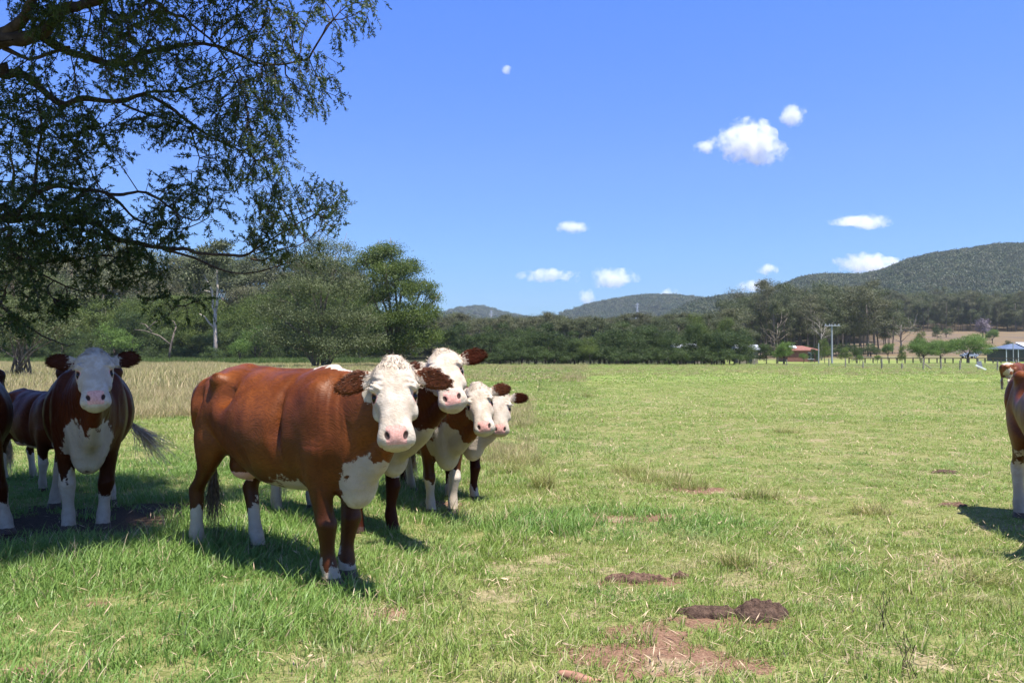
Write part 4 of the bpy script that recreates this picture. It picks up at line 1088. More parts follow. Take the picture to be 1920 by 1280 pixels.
def blades(rng, n, rad, h, w, lean=0.5, seg=3, flat=0.0):
    """n curved blades in a disc."""
    a = rng.uniform(0, 6.283, n); r = rad * np.sqrt(rng.random(n))
    b = np.stack([r * np.cos(a), r * np.sin(a), np.full(n, -0.008)], 1)
    hh = h * rng.uniform(0.35, 1.15, n); az = rng.uniform(0, 6.283, n); ln = lean * rng.uniform(0.2, 1.5, n)
    d = np.stack([np.cos(az), np.sin(az), 0 * az], 1); sd = np.stack([-np.sin(az + 0.5), np.cos(az + 0.5), 0 * az], 1) * (w * rng.uniform(0.6, 1.3, n))[:, None]
    rows = []
    for k in range(seg + 1):
        g = k / seg
        p = b + d * (hh * ln * g ** 1.8)[:, None]; p[:, 2] += hh * (g - 0.28 * np.minimum(ln, 1.6) * g * g)
        wd = sd * (1 - g ** 1.5)
        if k < seg: rows += [p - wd * 0.5, p + wd * 0.5]
        else: rows += [p]
    m = len(rows); v = np.stack(rows, 1).reshape(-1, 3)
    o = (np.arange(n) * m)[:, None]
    tri = []
    for k in range(seg - 1):
        i = 2 * k; tri += [[i, i + 1, i + 3], [i, i + 3, i + 2]]
    i = 2 * (seg - 1); tri += [[i, i + 1, i + 2]]
    f = np.concatenate([o + np.array(q)[None, :] for q in tri])
    return v, f, {"tint": np.repeat(rng.random(n), m), "pickc": np.repeat(rng.random(n), m)}

def grass():
    rng = np.random.default_rng(21)
    A = [hidden_proto("turf", *(lambda q: (q[0], q[1], M_GRASS, q[2]))(blades(rng, 46, 0.10, 0.052, 0.0048, 0.8, 3))) for _ in range(6)]
    A += [hidden_proto("turf", *(lambda q: (q[0], q[1], M_GRASS, q[2]))(blades(rng, 38, 0.09, 0.100, 0.0058, 0.75, 4))) for _ in range(4)]
    A += [hidden_proto("turf", *(lambda q: (q[0], q[1], M_GRASS, q[2]))(blades(rng, 26, 0.12, 0.055, 0.0045, 2.2, 3))) for _ in range(2)]      # flattened, strawy
    B = [hidden_proto("turf", *(lambda q: (q[0], q[1], M_GRASS, q[2]))(blades(rng, 110, 0.32, 0.07, 0.012, 0.8, 2))) for _ in range(6)]
    D = [hidden_proto("turf", *(lambda q: (q[0], q[1], M_GRASS, q[2]))(blades(rng, 150, 1.1, 0.10, 0.045, 0.7, 2))) for _ in range(5)]
    pts = []; rot = []; scl = []; idx = []
    def zone(d0, d1, dens, base, cnt, tallidx=None, sc=1.0, far=False):
        half = 0.72
        n = int(dens * half * (d1 * d1 - d0 * d0) * 1.0 + dens * 3.2 * (d1 - d0))
        y = np.sqrt(rng.uniform(d0 * d0, d1 * d1, n)); x = rng.uniform(-1, 1, n) * (half * y + 1.3)
        b = bare_at(x, y) if d0 < 12 else np.zeros(n)
        patch = fbm(x * 0.9, y * 0.9, 3); big = fbm(x * 0.22 + 40, y * 0.22, 3)
        lush = np.clip((patch - 0.35) * 2.2, 0, 1) * smooth01(0.8, -1.2, x + (big - 0.5) * 3) * smooth01(13, 9, y)
        lush = np.maximum(lush, 0.8 * np.exp(-((x - 0.7) / 1.6) ** 2 - ((y - 7.05) / 0.6) ** 2))
        grazed = 1 - 0.45 * smooth01(-0.5, 1.2, x - 0.08 * y) * smooth01(5.0, 7.5, y) * (1 - lush)
        keep = rng.random(n) > np.maximum(np.maximum(b * 0.93, 0.5 * straw_at(x, y) * (d0 < 19)), 0.40 * smooth01(0.54, 0.66, fbm(x * 2.3 + 9, y * 2.3, 3)) * (d0 < 12))
        # dry tall field takes over at the far left
        keep &= ~((x < -0.30 * y) & (y > 19.0) & (rng.random(n) < 0.85))
        x, y, lush, patch, grazed = x[keep], y[keep], lush[keep], patch[keep], grazed[keep]; n = len(x)
        z = ground_h(x, y)
        k = rng.integers(0, cnt, n)
        if tallidx:
            t = rng.random(n) < 0.75 * lush + 0.06; k = np.where(t, rng.integers(tallidx[0], tallidx[1], n), rng.integers(0, 6, n))
            k = np.where(rng.random(n) < 0.12, rng.integers(10, 12, n), k)
        s = sc * rng.uniform(0.7, 1.3, n) * (0.75 + 0.5 * patch + 0.35 * lush)
        pts.append(np.stack([x, y, z], 1)); rot.append(np.stack([rng.normal(0, 0.12, n), rng.normal(0, 0.12, n), rng.uniform(0, 6.28, n)], 1))
        scl.append(np.stack([s, s, s * rng.uniform(0.75, 1.2, n) * grazed], 1)); idx.append(k + base)
    zone(2.6, 6.5, 260, 0, 10, (6, 10), 1.0)
    zone(6.5, 11, 170, 0, 10, (6, 10), 1.1)
    zone(11, 20, 60, 0, 10, (6, 10), 1.35)
    zone(18, 45, 11, 12, 6, None, 1.0)
    zone(42, 150, 0.75, 18, 5, None, 1.0)
    scatter("grass", np.concatenate(pts), np.concatenate(rot), np.concatenate(scl), np.concatenate(idx), A + B + D)
    # tall dry grass of the far left field and the strip behind the huddle
    E = [hidden_proto("dry_turf", *(lambda q: (q[0], q[1], M_DRY, q[2]))(blades(rng, 70, 0.30, 0.36, 0.009, 0.55, 3))) for _ in range(5)]
    G = [hidden_proto("dry_turf", *(lambda q: (q[0], q[1], M_DRY, q[2]))(blades(rng, 120, 0.9, 0.55, 0.03, 0.5, 2))) for _ in range(4)]
    P = []; K = []; S = []
    def add(n, d0, d1, p0, p1, kk, sc):
        y = np.sqrt(rng.uniform(d0 * d0, d1 * d1, n)); px = rng.uniform(p0, p1, n); x = (px - 960) / F * y
        m = fbm(x * 0.5, y * 0.5, 3); kp = rng.random(n) < smooth01(0.3, 0.55, m) + (y > 20)
        x, y, m = x[kp], y[kp], m[kp]
        P.append(np.stack([x, y, ground_h(x, y)], 1)); K.append(rng.integers(*kk, len(x))); S.append(sc * rng.uniform(0.6, 1.25, len(x)) * (0.6 + 0.8 * m))
    add(2600, 18.5, 32, -260, 395, (0, 5), 1.0)
    add(5200, 30, 150, -300, 420, (5, 9), 1.0)
    add(1500, 60, 140, 420, 830, (5, 9), 0.8)
    add(230, 12, 28, 870, 1000, (0, 5), 0.55)
    add(110, 8.4, 13, 880, 1000, (0, 5), 0.45)
    add(900, 45, 130, 840, 1100, (5, 9), 0.55)
    add(2600, 60, 150, 1000, 2100, (5, 9), 0.40)
    P = np.concatenate(P); K = np.concatenate(K); S = np.concatenate(S); n = len(P)
    scatter("dry_grass", P, np.stack([rng.normal(0, 0.12, n), rng.normal(0, 0.12, n), rng.uniform(0, 6.28, n)], 1), np.stack([S, S, S], 1), K, E + G)
    # reeds in front of the wood
    R = [hidden_proto("reed", *(lambda q: (q[0], q[1], M_REED, q[2]))(blades(rng, 140, 1.4, 1.3, 0.06, 0.4, 2))) for _ in range(3)]
    n = 1500; y = rng.uniform(140, 156, n); px = rng.uniform(-300, 720, n); x = (px - 960) / F * y; s = rng.uniform(0.5, 1.2, n)
    scatter("reeds", np.stack([x, y, ground_h(x, y)], 1), np.stack([0 * x, 0 * x, rng.uniform(0, 6.28, n)], 1), np.stack([s, s, s], 1), rng.integers(0, 3, n), R)
    # fallen straw and dead leaves lying in the turf
    n = 42000; y = 3 + 37 * rng.random(n) ** 1.4; x = rng.uniform(-0.7, 0.75, n) * y
    w = rng.random(n) < 0.26 + 0.74 * straw_at(x, y); x, y = x[w], y[w]; n = len(x)
    az = rng.uniform(0, 6.28, n); L = rng.uniform(0.04, 0.12, n) * (1 + y / 60); D = np.stack([np.cos(az), np.sin(az), rng.normal(0.05, 0.25, n)], 1)
    v, f = quads(np.stack([x, y, ground_h(x, y) + rng.uniform(0.012, 0.055, n)], 1), D, np.tile((0, 0.1, 1.0), (n, 1)), L, rng.uniform(0.002, 0.0050, n) * (1 + y / 6))
    q = rng.choice(n, 160); 
    v2, f2 = quads(np.stack([x[q], y[q], ground_h(x[q], y[q]) + 0.03], 1) + rng.normal(0, 0.02, (160, 3)) * (1, 1, 0.3), D[q], rng.normal(0, 0.5, (160, 3)) + (0, 0, 1), rng.uniform(0.03, 0.06, 160), rng.uniform(0.010, 0.018, 160))
    mesh = np.concatenate([v, v2]); ff = np.concatenate([f, f2 + len(v)])
    o = mesh_obj("straw_litter", mesh, ff, plain("straw", (0.42, 0.31, 0.20), 0.8, 0.2, 0.45, 3)); tag(o, kind="stuff")
grass()

def tussocks():
    rng = np.random.default_rng(31)
    rows = [(1235, 900, 0.55, 0.28, "wide dry tussock with long strawy blades in the middle of the open paddock"), (1290, 915, 0.30, 0.22, "half-green tussock at the edge of the widest dry tussock"),
            (1180, 885, 0.28, 0.2, "small green tussock just behind the widest dry tussock"), (1632, 962, 0.24, 0.17, "lone dead-looking tussock with twiggy straw on the open paddock"),
            (978, 870, 0.42, 0.36, "tall green-and-straw tussock next to the huddle's far foreleg"), (1020, 915, 0.15, 0.36, "narrow upright green tussock in front of the tall one by the huddle"),
            (1023, 792, 0.28, 0.25, "olive tussock in the open grass behind the huddle"), (1100, 745, 0.25, 0.35, "upright straw-coloured tussock farther out behind the huddle"),
            (955, 885, 0.26, 0.24, "low green tussock at the foot of the huddle"), (1425, 935, 0.26, 0.22, "green tussock between the wide dry one and the dead-looking one"),
            (1475, 812, 0.3, 0.2, "small green tussock in mid-paddock beyond the wide dry one"), (1840, 1090, 0.2, 0.16, "strawy tussock near the cut-off cow's shadow"), (1385, 1060, 0.16, 0.2, "dark green weed tuft above the largest dung heap"),
            (1110, 730, 0.3, 0.2, "low tussock behind the upright straw-coloured one"), (980, 800, 0.22, 0.2, "brown seedy tussock beside the farthest white face")]
    for i, (px, py, r, h, lab) in enumerate(rows):
        g = gpt(px, py); z = gz(g.x, g.y)
        root = empty("grass_tussock", (g.x, g.y, z), lab, "grass tussock", "tussocks in the paddock")
        v, f, at = blades(rng, int(150 + 300 * r), r * 0.75, h * 1.0, 0.006, 1.1, 4)
        v[:, :2] *= 1 + v[:, 2:3] * 1.1
        o = mesh_obj("blades", v, f, M_TUSS, root, attrs=at); tag(o, kind="stuff")
    # thin tall weeds
    mw = plain("weed_stem_green", (0.08, 0.12, 0.045), 0.7, 0.2, 0.3, 10); md = plain("dead_weed_stem", (0.05, 0.035, 0.028), 0.8, 0.2, 0.3, 10)
    for i, (px, py, h, mat, lab) in enumerate([(1012, 738, 0.55, mw, "tall slim green weed spike standing behind the huddle"), (967, 705, 0.7, mw, "slim weed spike farthest from the camera behind the heads"), (922, 712, 0.6, mw, "weed spike just above the raised head's ear"),
                                            (1655, 1185, 0.22, md, "dead black weed with curled stems in the near grass"), (1700, 1272, 0.2, md, "dark withered weed at the picture's bottom edge")]):
        g = gpt(px, py); root = empty("tall_weed", (g.x, g.y, gz(g.x, g.y)), lab, "weed", "tall weeds in the paddock")
        m = MB(); n = 5 if mat is md else 2
        for k in range(n):
            a = rng.uniform(0, 6.28); q = rng.uniform(0.02, 0.35) * h * (1 if mat is md else 0.3)
            m.tube([(rng.normal(0, 0.03), rng.normal(0, 0.03), -0.02), (math.cos(a) * q * 0.2 + rng.normal(0, 0.012), math.sin(a) * q * 0.2, h * 0.35), (math.cos(a) * q * 0.6 + rng.normal(0, 0.012), math.sin(a) * q * 0.6, h * 0.65), (math.cos(a) * q, math.sin(a) * q, h * rng.uniform(0.75, 1)), (math.cos(a) * q * 1.4, math.sin(a) * q, h * rng.uniform(0.68, 0.95)), (math.cos(a) * q * 1.5, math.sin(a) * q, h * rng.uniform(0.55, 0.8))], [0.0022, 0.0018, 0.0016, 0.0014, 0.0012, 0.0008], 4)
        m.build("stem", mat, root)
        if mat is mw:
            P = np.stack([rng.normal(0, 0.03, 90), rng.normal(0, 0.03, 90), h * rng.uniform(0.15, 1.0, 90)], 1)
            v, f = quads(P, rng.normal(0, 1, (90, 3)) + (0, 0, 0.8), rng.normal(0, 1, (90, 3)), rng.uniform(0.04, 0.09, 90), rng.uniform(0.012, 0.02, 90))
            mesh_obj("leaves", v, f, M_REED, root, attrs={"tint": rng.random(len(v)), "pickc": np.ones(len(v))})
tussocks()

def dung_and_bark():
    t = NT("dung"); ob = t.obj(); n1 = t.noise(ob, 30, 5, 0.7); n2 = t.noise(ob, 9, 3)
    t.base(t.mix(t.ramp(n1, 0.3, 0.7), (0.050, 0.030, 0.022), (0.150, 0.095, 0.068))); t.rough(0.9, 0.15); t.bump(t.math('ADD', n1, n2), 1.0, 0.03)
    t2 = NT("dry_dung"); ob = t2.obj(); n1 = t2.noise(ob, 40, 5, 0.7)
    t2.base(t2.mix(t2.ramp(n1, 0.3, 0.7), (0.085, 0.050, 0.034), (0.24, 0.145, 0.10))); t2.rough(0.9, 0.15); t2.bump(n1, 1.0, 0.03)
    def heap(px, py, rx, ry, h, lab, mat, seed, stretch=1.0, grp="dung heaps"):
        rng = np.random.default_rng(seed); g = gpt(px, py)
        n, m = 26, 60; th = np.linspace(0, 2 * np.pi, m, endpoint=False); V = []
        for i in range(n):
            r = (i / (n - 1)); k = np.arange(m)
            edge = 1 + 0.6 * (fbm(np.cos(th) * 1.6 + seed, np.sin(th) * 1.6 + seed, 3) - 0.5) * 2
            x = rx * r * edge * np.cos(th); y = ry * r * edge * np.sin(th)
            bump = 0.30 + 1.4 * fbm(x * 34 + seed, y * 34, 4)
            z = h * np.sqrt(np.clip(1 - r ** 2.4, 0, 1)) * bump + 0.010 - 0.03 * (i == n - 1)
            V += list(np.stack([x, y, z], 1))
        f = []
        for i in range(n - 1):
            for k in range(m): f.append((i * m + k, i * m + (k + 1) % m, (i + 1) * m + (k + 1) % m, (i + 1) * m + k))
        o = mesh_obj("dung_heap", V, f, mat, None, True); o.location = (g.x, g.y, gz(g.x, g.y)); o.rotation_euler = (0, 0, 0)
        tag(o, lab, "dung heap", grp)
    heap(1427, 1155, 0.155, 0.105, 0.062, "highest dark brown dung heap in the near grass", t.m, 3)
    heap(1335, 1152, 0.165, 0.07, 0.032, "flat dark dung trail joining the highest dung heap", t.m, 8)
    heap(1195, 1087, 0.20, 0.055, 0.040, "long reddish dry dung pat above the highest heap", t2.m, 12)
    heap(1275, 1080, 0.05, 0.03, 0.03, "small dry dung lump beside the long reddish pat", t2.m, 17)
    heap(1773, 887, 0.13, 0.08, 0.03, "flat dark dung pat far out in front of the cut-off cow", t.m, 22)
    heap(1788, 948, 0.15, 0.07, 0.025, "greyish dry dung pat near the cut-off cow's shadow", t2.m, 27)
    # piece of bark lying at the bottom edge
    g = gpt(1085, 1273); v = []; f = []
    for i in range(12):
        u = i / 11
        for k in range(7):
            w = (k / 6 - 0.5); v.append((-0.085 + 0.17 * u + 0.012 * math.sin(9 * w), w * 0.045 * (1 - abs(u - 0.4) * 1.5) - 0.05 * u, 0.040 - 0.015 * u + 0.006 * math.sin(u * 5) - 0.14 * w * w))
    for i in range(11):
        for k in range(6): f.append((i * 7 + k, i * 7 + k + 1, i * 7 + k + 8, i * 7 + k + 7))
    o = mesh_obj("bark_piece", v, f, plain("red_bark", (0.30, 0.15, 0.10), 0.7, 0.3, 0.3, 20), None, True); o.location = (g.x, g.y, gz(g.x, g.y)); sd = o.modifiers.new("t", 'SOLIDIFY'); sd.thickness = 0.006
    tag(o, "curled reddish piece of fallen bark lying in the grass at the picture's bottom edge", "bark")
dung_and_bark()
# ------------------------------------------------------------------ the tree overhanging from beyond the frame
def overhang():
    rng = np.random.default_rng(71)
    z4 = lambda x, y: (x / 2.667, y / 2.667)           # coordinates measured in an enlarged view of the photo
    z5 = lambda x, y: (x / 2.259, 380 + y / 2.259)
    TR = Vector((-6.9, 7.3, 0))
    root = empty("paperbark_tree", (TR.x, TR.y, gz(TR.x, TR.y)), "big dark tree reaching in over the shaded cows with long drooping leafy limbs", "tree")
    org = np.array(root.location)
    limbs = []   # (points with depth, r0, r1)
    def L(pts, zf, d0, d1, r0, r1, start=None):
        n = len(pts); P = [np.array(pix(*zf(*p), d0 + (d1 - d0) * i / (n - 1))) for i, p in enumerate(pts)]
        if start is not None: P = [np.array(start)] + P
        limbs.append((P, r0 * 0.74, r1 * 0.85))
    tA, tB, tC = TR + Vector((0.1, 0, 3.2)), TR + Vector((0.0, 0.1, 2.4)), TR + Vector((0, 0, 1.5))
    L([(-60, 220), (0, 200), (80, 195), (200, 165), (260, 115), (320, 40), (400, 15), (520, -15), (640, -60)], z4, 6.9, 6.4, 0.11, 0.035, tA)
    L([(0, 180), (80, 130), (130, 75), (160, 0), (190, -90), (230, -220)], z4, 6.85, 6.4, 0.075, 0.03)
    L([(190, 170), (240, 205), (300, 240), (360, 268), (440, 290), (540, 322), (640, 318), (720, 270), (860, 245), (1000, 228), (1090, 245), (1200, 285), (1300, 330), (1420, 330), (1560, 300)], z4, 6.85, 7.4, 0.060, 0.009)
    L([(640, -60), (700, -20), (790, 15), (860, 75), (920, 85), (960, 125), (1040, 190), (1090, 240), (1150, 330), (1200, 430), (1230, 540)], z4, 6.6, 7.2, 0.028, 0.006)
    L([(-80, 400), (0, 385), (100, 375), (170, 420), (250, 490), (320, 530), (400, 505), (520, 520), (620, 510), (700, 482), (745, 492), (860, 560), (940, 622), (1020, 680), (1100, 722), (1200, 770), (1280, 830)], z4, 7.1, 7.5, 0.065, 0.007, tB)
    L([(715, 480), (740, 462), (900, 462), (1000, 420), (1080, 400), (1180, 330)], z4, 7.3, 7.3, 0.020, 0.006)
    L([(610, 520), (720, 565), (860, 602), (960, 640), (1060, 700)], z4, 7.3, 7.5, 0.016, 0.006)
    L([(955, 645), (975, 720), (1000, 800), (960, 860)], z4, 7.45, 7.4, 0.012, 0.004)
    L([(20, 240), (90, 275), (150, 300), (230, 275), (310, 250), (350, 235)], z4, 6.9, 6.8, 0.03, 0.012)
    L([(-60, 1120), (60, 1090), (110, 1050), (150, 1000), (200, 962), (300, 930), (400, 942), (500, 950), (600, 966), (700, 945), (780, 970), (860, 1022), (920, 1065), (1000, 1080), (1060, 1020)], z4, 7.2, 7.5, 0.050, 0.006, tC)
    L([(530, 965), (600, 1020), (650, 1080), (712, 1122), (820, 1152), (940, 1150), (1040, 1110)], z4, 7.35, 7.6, 0.022, 0.005)
    L([(170, 960), (180, 860), (195, 760), (215, 640), (195, 520), (190, 440)], z4, 7.2, 7.0, 0.022, 0.008)
    L([(60, 960), (70, 850), (50, 760), (60, 640)], z4, 7.2, 7.0, 0.02, 0.007)
    L([(-80, 60), (40, 75), (190, 52), (300, 68), (400, 82), (450, 110), (500, 148), (580, 165), (650, 186), (720, 200), (800, 206), (870, 222), (1000, 236), (1070, 236), (1120, 200), (1200, 150), (1300, 90), (1390, 40)], z5, 7.3, 7.9, 0.060, 0.007, TR + Vector((0.05, 0, 1.2)))
    L([(690, 195), (760, 215), (830, 235), (900, 265), (980, 290), (1060, 290), (1140, 270), (1220, 240)], z5, 7.6, 7.9, 0.020, 0.006)
    L([(1060, 236), (1120, 245), (1180, 200), (1260, 190), (1330, 150)], z5, 7.85, 8.0, 0.014, 0.005)
    L([(-60, 150), (20, 180), (80, 230), (150, 252), (230, 240), (320, 238), (420, 225), (520, 240)], z5, 7.1, 7.4, 0.035, 0.008, TR + Vector((0.05, -0.1, 1.0)))
    L([(110, 240), (150, 285), (210, 320), (300, 360), (400, 385), (440, 350)], z5, 7.2, 7.5, 0.018, 0.005)
    L([(-80, 400), (0, 430), (60, 470), (130, 512), (200, 552), (280, 585), (330, 590)], z5, 7.0, 7.4, 0.022, 0.005, TR + Vector((0.1, -0.1, 0.8)))
    L([(600, 180), (640, 240), (670, 320), (720, 400), (740, 440)], z5, 7.5, 7.6, 0.010, 0.003)
    # out of sight above the frame, they carry the crown that shades the cows
    for e, r in (((-1.9, 5.3, 5.4), 0.06), ((-3.0, 4.6, 5.8), 0.06), ((-4.2, 5.6, 6.4), 0.07), ((-3.1, 7.2, 6.6), 0.07), ((-5.2, 7.4, 7.2), 0.07)):
        s0 = TR + Vector((0.05, 0, 3.4)); e = Vector(e); mid = (s0 + e) / 2 + Vector((0, 0, 0.5))
        limbs.append(([np.array(s0), np.array(s0 * 0.6 + mid * 0.4) + (0, 0, 0.25), np.array(mid), np.array(e)], r, 0.02))
    nodes = []; par = []; rad = []
    for P, r0, r1 in limbs:
        S = spline([tuple(p) for p in P], max(6, int(sum(np.linalg.norm(P[i + 1] - P[i]) for i in range(len(P) - 1)) / 0.07)))
        S = S + np.cumsum(rng.normal(0, 0.004, S.shape), 0) * np.linspace(0, 1, len(S))[:, None] ** 0.5
        m = MB(); rr = r0 + (r1 - r0) * np.linspace(0, 1, len(S)) ** 0.7
        rr = rr * (1 + 0.10 * np.sin(np.arange(len(S)) * 0.9 + r0 * 100))
        m.tube(list(S - org), list(rr), 8); m.build("limb", M_BARK_DARK2, root, True)
        for p in S[len(S) // 6:]:
            nodes.append(p); par.append(-1); rad.append(0)
    m = MB(); m.tube([(0.1, 0, -0.3), (0.05, 0, 0.5), (-0.03, 0.02, 1.2), (0.02, 0, 2.2), (0.1, 0, 3.4), (-0.2, 0.1, 4.6), (-0.1, 0, 6.0)], [0.42, 0.33, 0.28, 0.25, 0.2, 0.15, 0.08], 14); m.build("trunk", M_BARK_DARK2, root, True)
    # attraction points: leaves in view, last row unseen crown put in for its shade
    cl = [(225, 60, 75, 62, 6.4, 0.45, 300), (110, 225, 120, 60, 6.8, 0.5, 170), (60, 310, 75, 120, 7.0, 0.6, 240), (150, 350, 70, 95, 7.0, 0.5, 210), (60, 430, 85, 70, 7.1, 0.6, 220), (185, 455, 85, 45, 7.2, 0.4, 150), (40, 500, 60, 50, 7.1, 0.5, 120),
          (265, 455, 55, 40, 7.3, 0.4, 70), (300, 385, 45, 40, 7.35, 0.4, 70), (370, 358, 48, 45, 7.4, 0.4, 70), (325, 130, 45, 60, 6.9, 0.5, 70), (330, 210, 60, 40, 7.2, 0.4, 40),
          (440, 130, 75, 95, 7.2, 0.6, 330), (480, 220, 60, 85, 7.3, 0.5, 270), (440, 280, 55, 50, 7.4, 0.5, 130), (505, 130, 40, 70, 7.3, 0.5, 150), (430, 25, 80, 35, 6.9, 0.5, 150), (515, 40, 45, 45, 7.1, 0.4, 90), (500, 290, 40, 40, 7.4, 0.4, 80), (470, 330, 50, 30, 7.5, 0.4, 40),
          (648, 25, 36, 30, 7.3, 0.3, 50), (595, -10, 30, 14, 7.3, 0.3, 20), (583, 130, 38, 40, 7.4, 0.4, 46), (548, 100, 30, 40, 7.3, 0.4, 40), (592, 175, 20, 25, 7.4, 0.3, 12),
          (530, 430, 75, 50, 7.9, 0.4, 200), (505, 385, 28, 25, 7.9, 0.3, 50), (600, 415, 32, 40, 8.0, 0.35, 80), (560, 470, 60, 30, 8.0, 0.4, 90), (618, 385, 12, 18, 8.0, 0.3, 15),
          (60, 580, 60, 45, 7.2, 0.4, 25), (310, 530, 60, 50, 7.5, 0.3, 26), (230, 500, 60, 35, 7.4, 0.3, 50),
          (60, 30, 60, 40, 6.7, 0.5, 60), (30, 130, 40, 40, 6.8, 0.5, 40),
          (140, -120, 260, 90, 6.2, 0.9, 330), (-60, -330, 260, 150, 6.4, 1.2, 330), (240, -330, 220, 150, 5.9, 0.9, 260), (-200, 150, 150, 260, 6.9, 0.7, 260), (-200, 450, 150, 130, 7.1, 0.6, 150), (60, -600, 260, 160, 6.2, 1.2, 260)]
    att = []; bare = []
    for cx, cy, rx, ry, d, dd, n in cl:
        if cx < 335: n = int(n * (1.35 if cy > -60 else 1.0))
        sub = max(3, int(n / 20))
        for _ in range(sub):
            a = rng.uniform(0, 6.283); r = math.sqrt(rng.random()); c = pix(cx + rx * r * math.cos(a), cy + ry * r * math.sin(a), d + rng.normal(0, dd * 0.55))
            sg = rng.uniform(0.06, 0.12)
            for _ in range(int(1.9 * n / sub * rng.uniform(0.5, 1.5))):
                att.append(c + Vector(rng.normal(0, 1, 3) * (sg, sg, sg * 0.85)))
    alive = list(range(len(att))); step = 0.085
    start_n = len(nodes)
    for it in range(60):
        kd = kdtree.KDTree(len(nodes))
        for i, p in enumerate(nodes): kd.insert(p, i)
        kd.balance()
        pull = {}; keep = []
        for a in alive:
            co, i, dist = kd.find(att[a])
            if dist < 0.10: continue
            keep.append(a)
            if dist < 1.6: pull.setdefault(i, []).append(att[a])
        alive = keep
        if not pull: break
        for i, l in pull.items():
            p = Vector(nodes[i]); d = Vector((0, 0, 0))
            for q in l: d += (q - p).normalized()
            if par[i] >= 0: d += (p - Vector(nodes[par[i]])).normalized() * 0.8
            d = d + Vector(rng.normal(0, 0.22, 3)) + Vector((0, 0, -0.10))
            if d.length < 1e-4: continue
            nodes.append(np.array(p + d.normalized() * step)); par.append(i)
    n = len(nodes); kids = np.zeros(n, int); w = np.ones(n)
    for i in range(n - 1, start_n - 1, -1):
        w[par[i]] += w[i]; kids[par[i]] += 1
    NP = np.array([tuple(p) for p in nodes])
    # twigs: thin three-sided tubes node to parent
    rr = np.minimum(0.0016 + 0.0011 * np.sqrt(w), 0.014)
    ids = np.arange(start_n, n); a = NP[ids]; b = NP[np.array(par)[ids]]; ra = rr[ids]; rb = np.minimum(rr[np.array(par)[ids]], ra * 1.35)
    d = a - b; d /= np.linalg.norm(d, axis=1)[:, None]; s1 = np.cross(d, (0.31, 0.2, 0.93)); s1 /= np.linalg.norm(s1, axis=1)[:, None]; s2 = np.cross(d, s1)
    ring = []
    for p, r in ((b, rb), (a, ra)):
        for k in range(3):
            ring.append(p + (s1 * math.cos(k * 2.0944) + s2 * math.sin(k * 2.0944)) * r[:, None])
    v = np.stack(ring, 1).reshape(-1, 3) - org; o6 = (np.arange(len(ids)) * 6)[:, None]
    f = np.concatenate([o6 + np.array([[k, (k + 1) % 3, 3 + (k + 1) % 3, 3 + k]]) for k in range(3)])
    tag(mesh_obj("twigs", v, f, M_BARK_DARK2, root), kind="stuff")
    # leaves around the outer twigs
    tip = ids[w[ids] < 9]
    tip = np.concatenate([tip, tip[rng.random(len(tip)) < 0.9], tip[(rng.random(len(tip)) < 0.45) & ((NP[tip, 0] / NP[tip, 1]) * F + 960 < 340)]])
    kx = (NP[tip, 0] / NP[tip, 1]) * F + 960
    ns = len(tip); ax = (NP[tip] - NP[np.array(par)[tip]]); ax /= np.linalg.norm(ax, axis=1)[:, None]
    # straight feathery sprays, drooping towards the outside of the crown, upright on the low limb
    lift = np.where((kx > 400) & (NP[tip, 2] > 3.0), -0.75, np.where(kx > 430, 0.55, -0.15))
    sd = ax * 0.55 + rng.normal(0, 0.45, (ns, 3)); sd[:, 2] += lift; sd /= np.linalg.norm(sd, axis=1)[:, None]
    sl = rng.uniform(0.07, 0.19, ns); curve = rng.normal(0, 0.12, (ns, 3)) + np.array((0, 0, -0.10))
    gg = np.linspace(0, 1, 5)
    cen = NP[tip][:, None, :] + sd[:, None, :] * (sl[:, None] * gg[None, :])[:, :, None] + curve[:, None, :] * (sl[:, None] * gg[None, :] ** 2)[:, :, None]
    s1 = np.cross(sd, (0.31, 0.2, 0.93)); s1 /= np.linalg.norm(s1, axis=1)[:, None]; s2 = np.cross(sd, s1)
    rv = np.stack([cen + (s1 * math.cos(k * 2.0944) + s2 * math.sin(k * 2.0944))[:, None, :] * (0.0017 * (1 - 0.7 * gg))[None, :, None] for k in range(3)], 2).reshape(-1, 3) - org
    o15 = (np.arange(ns) * 15)[:, None]
    rf = np.concatenate([o15 + np.array([[3 * j + k, 3 * j + (k + 1) % 3, 3 * j + 3 + (k + 1) % 3, 3 * j + 3 + k]]) for j in range(4) for k in range(3)])
    tag(mesh_obj("sprays", rv, rf, M_BARK_DARK2, root), kind="stuff")
    per = 34
    g = rng.random((ns, per)) ** 0.8
    P = NP[tip][:, None, :] + sd[:, None, :] * (sl[:, None] * g)[:, :, None] + curve[:, None, :] * (sl[:, None] * g ** 2)[:, :, None]
    rad3 = rng.normal(0, 1, (ns, per, 3)); D = sd[:, None, :] * 0.75 + rad3 * 0.55
    full = rng.random(ns) < np.where((kx > 330) & (kx < 520) & (NP[tip, 2] > 2.9), 0.80, 0.94)
    P = P[full].reshape(-1, 3); D = D[full].reshape(-1, 3); m = len(P); N = rng.normal(0, 1, (m, 3)) + (0, 0, 0.5)
    v, f = quads(P, D, N, rng.uniform(0.020, 0.042, m), rng.uniform(0.0065, 0.0115, m))
    t = np.repeat(rng.random(int(full.sum())), per * 4)
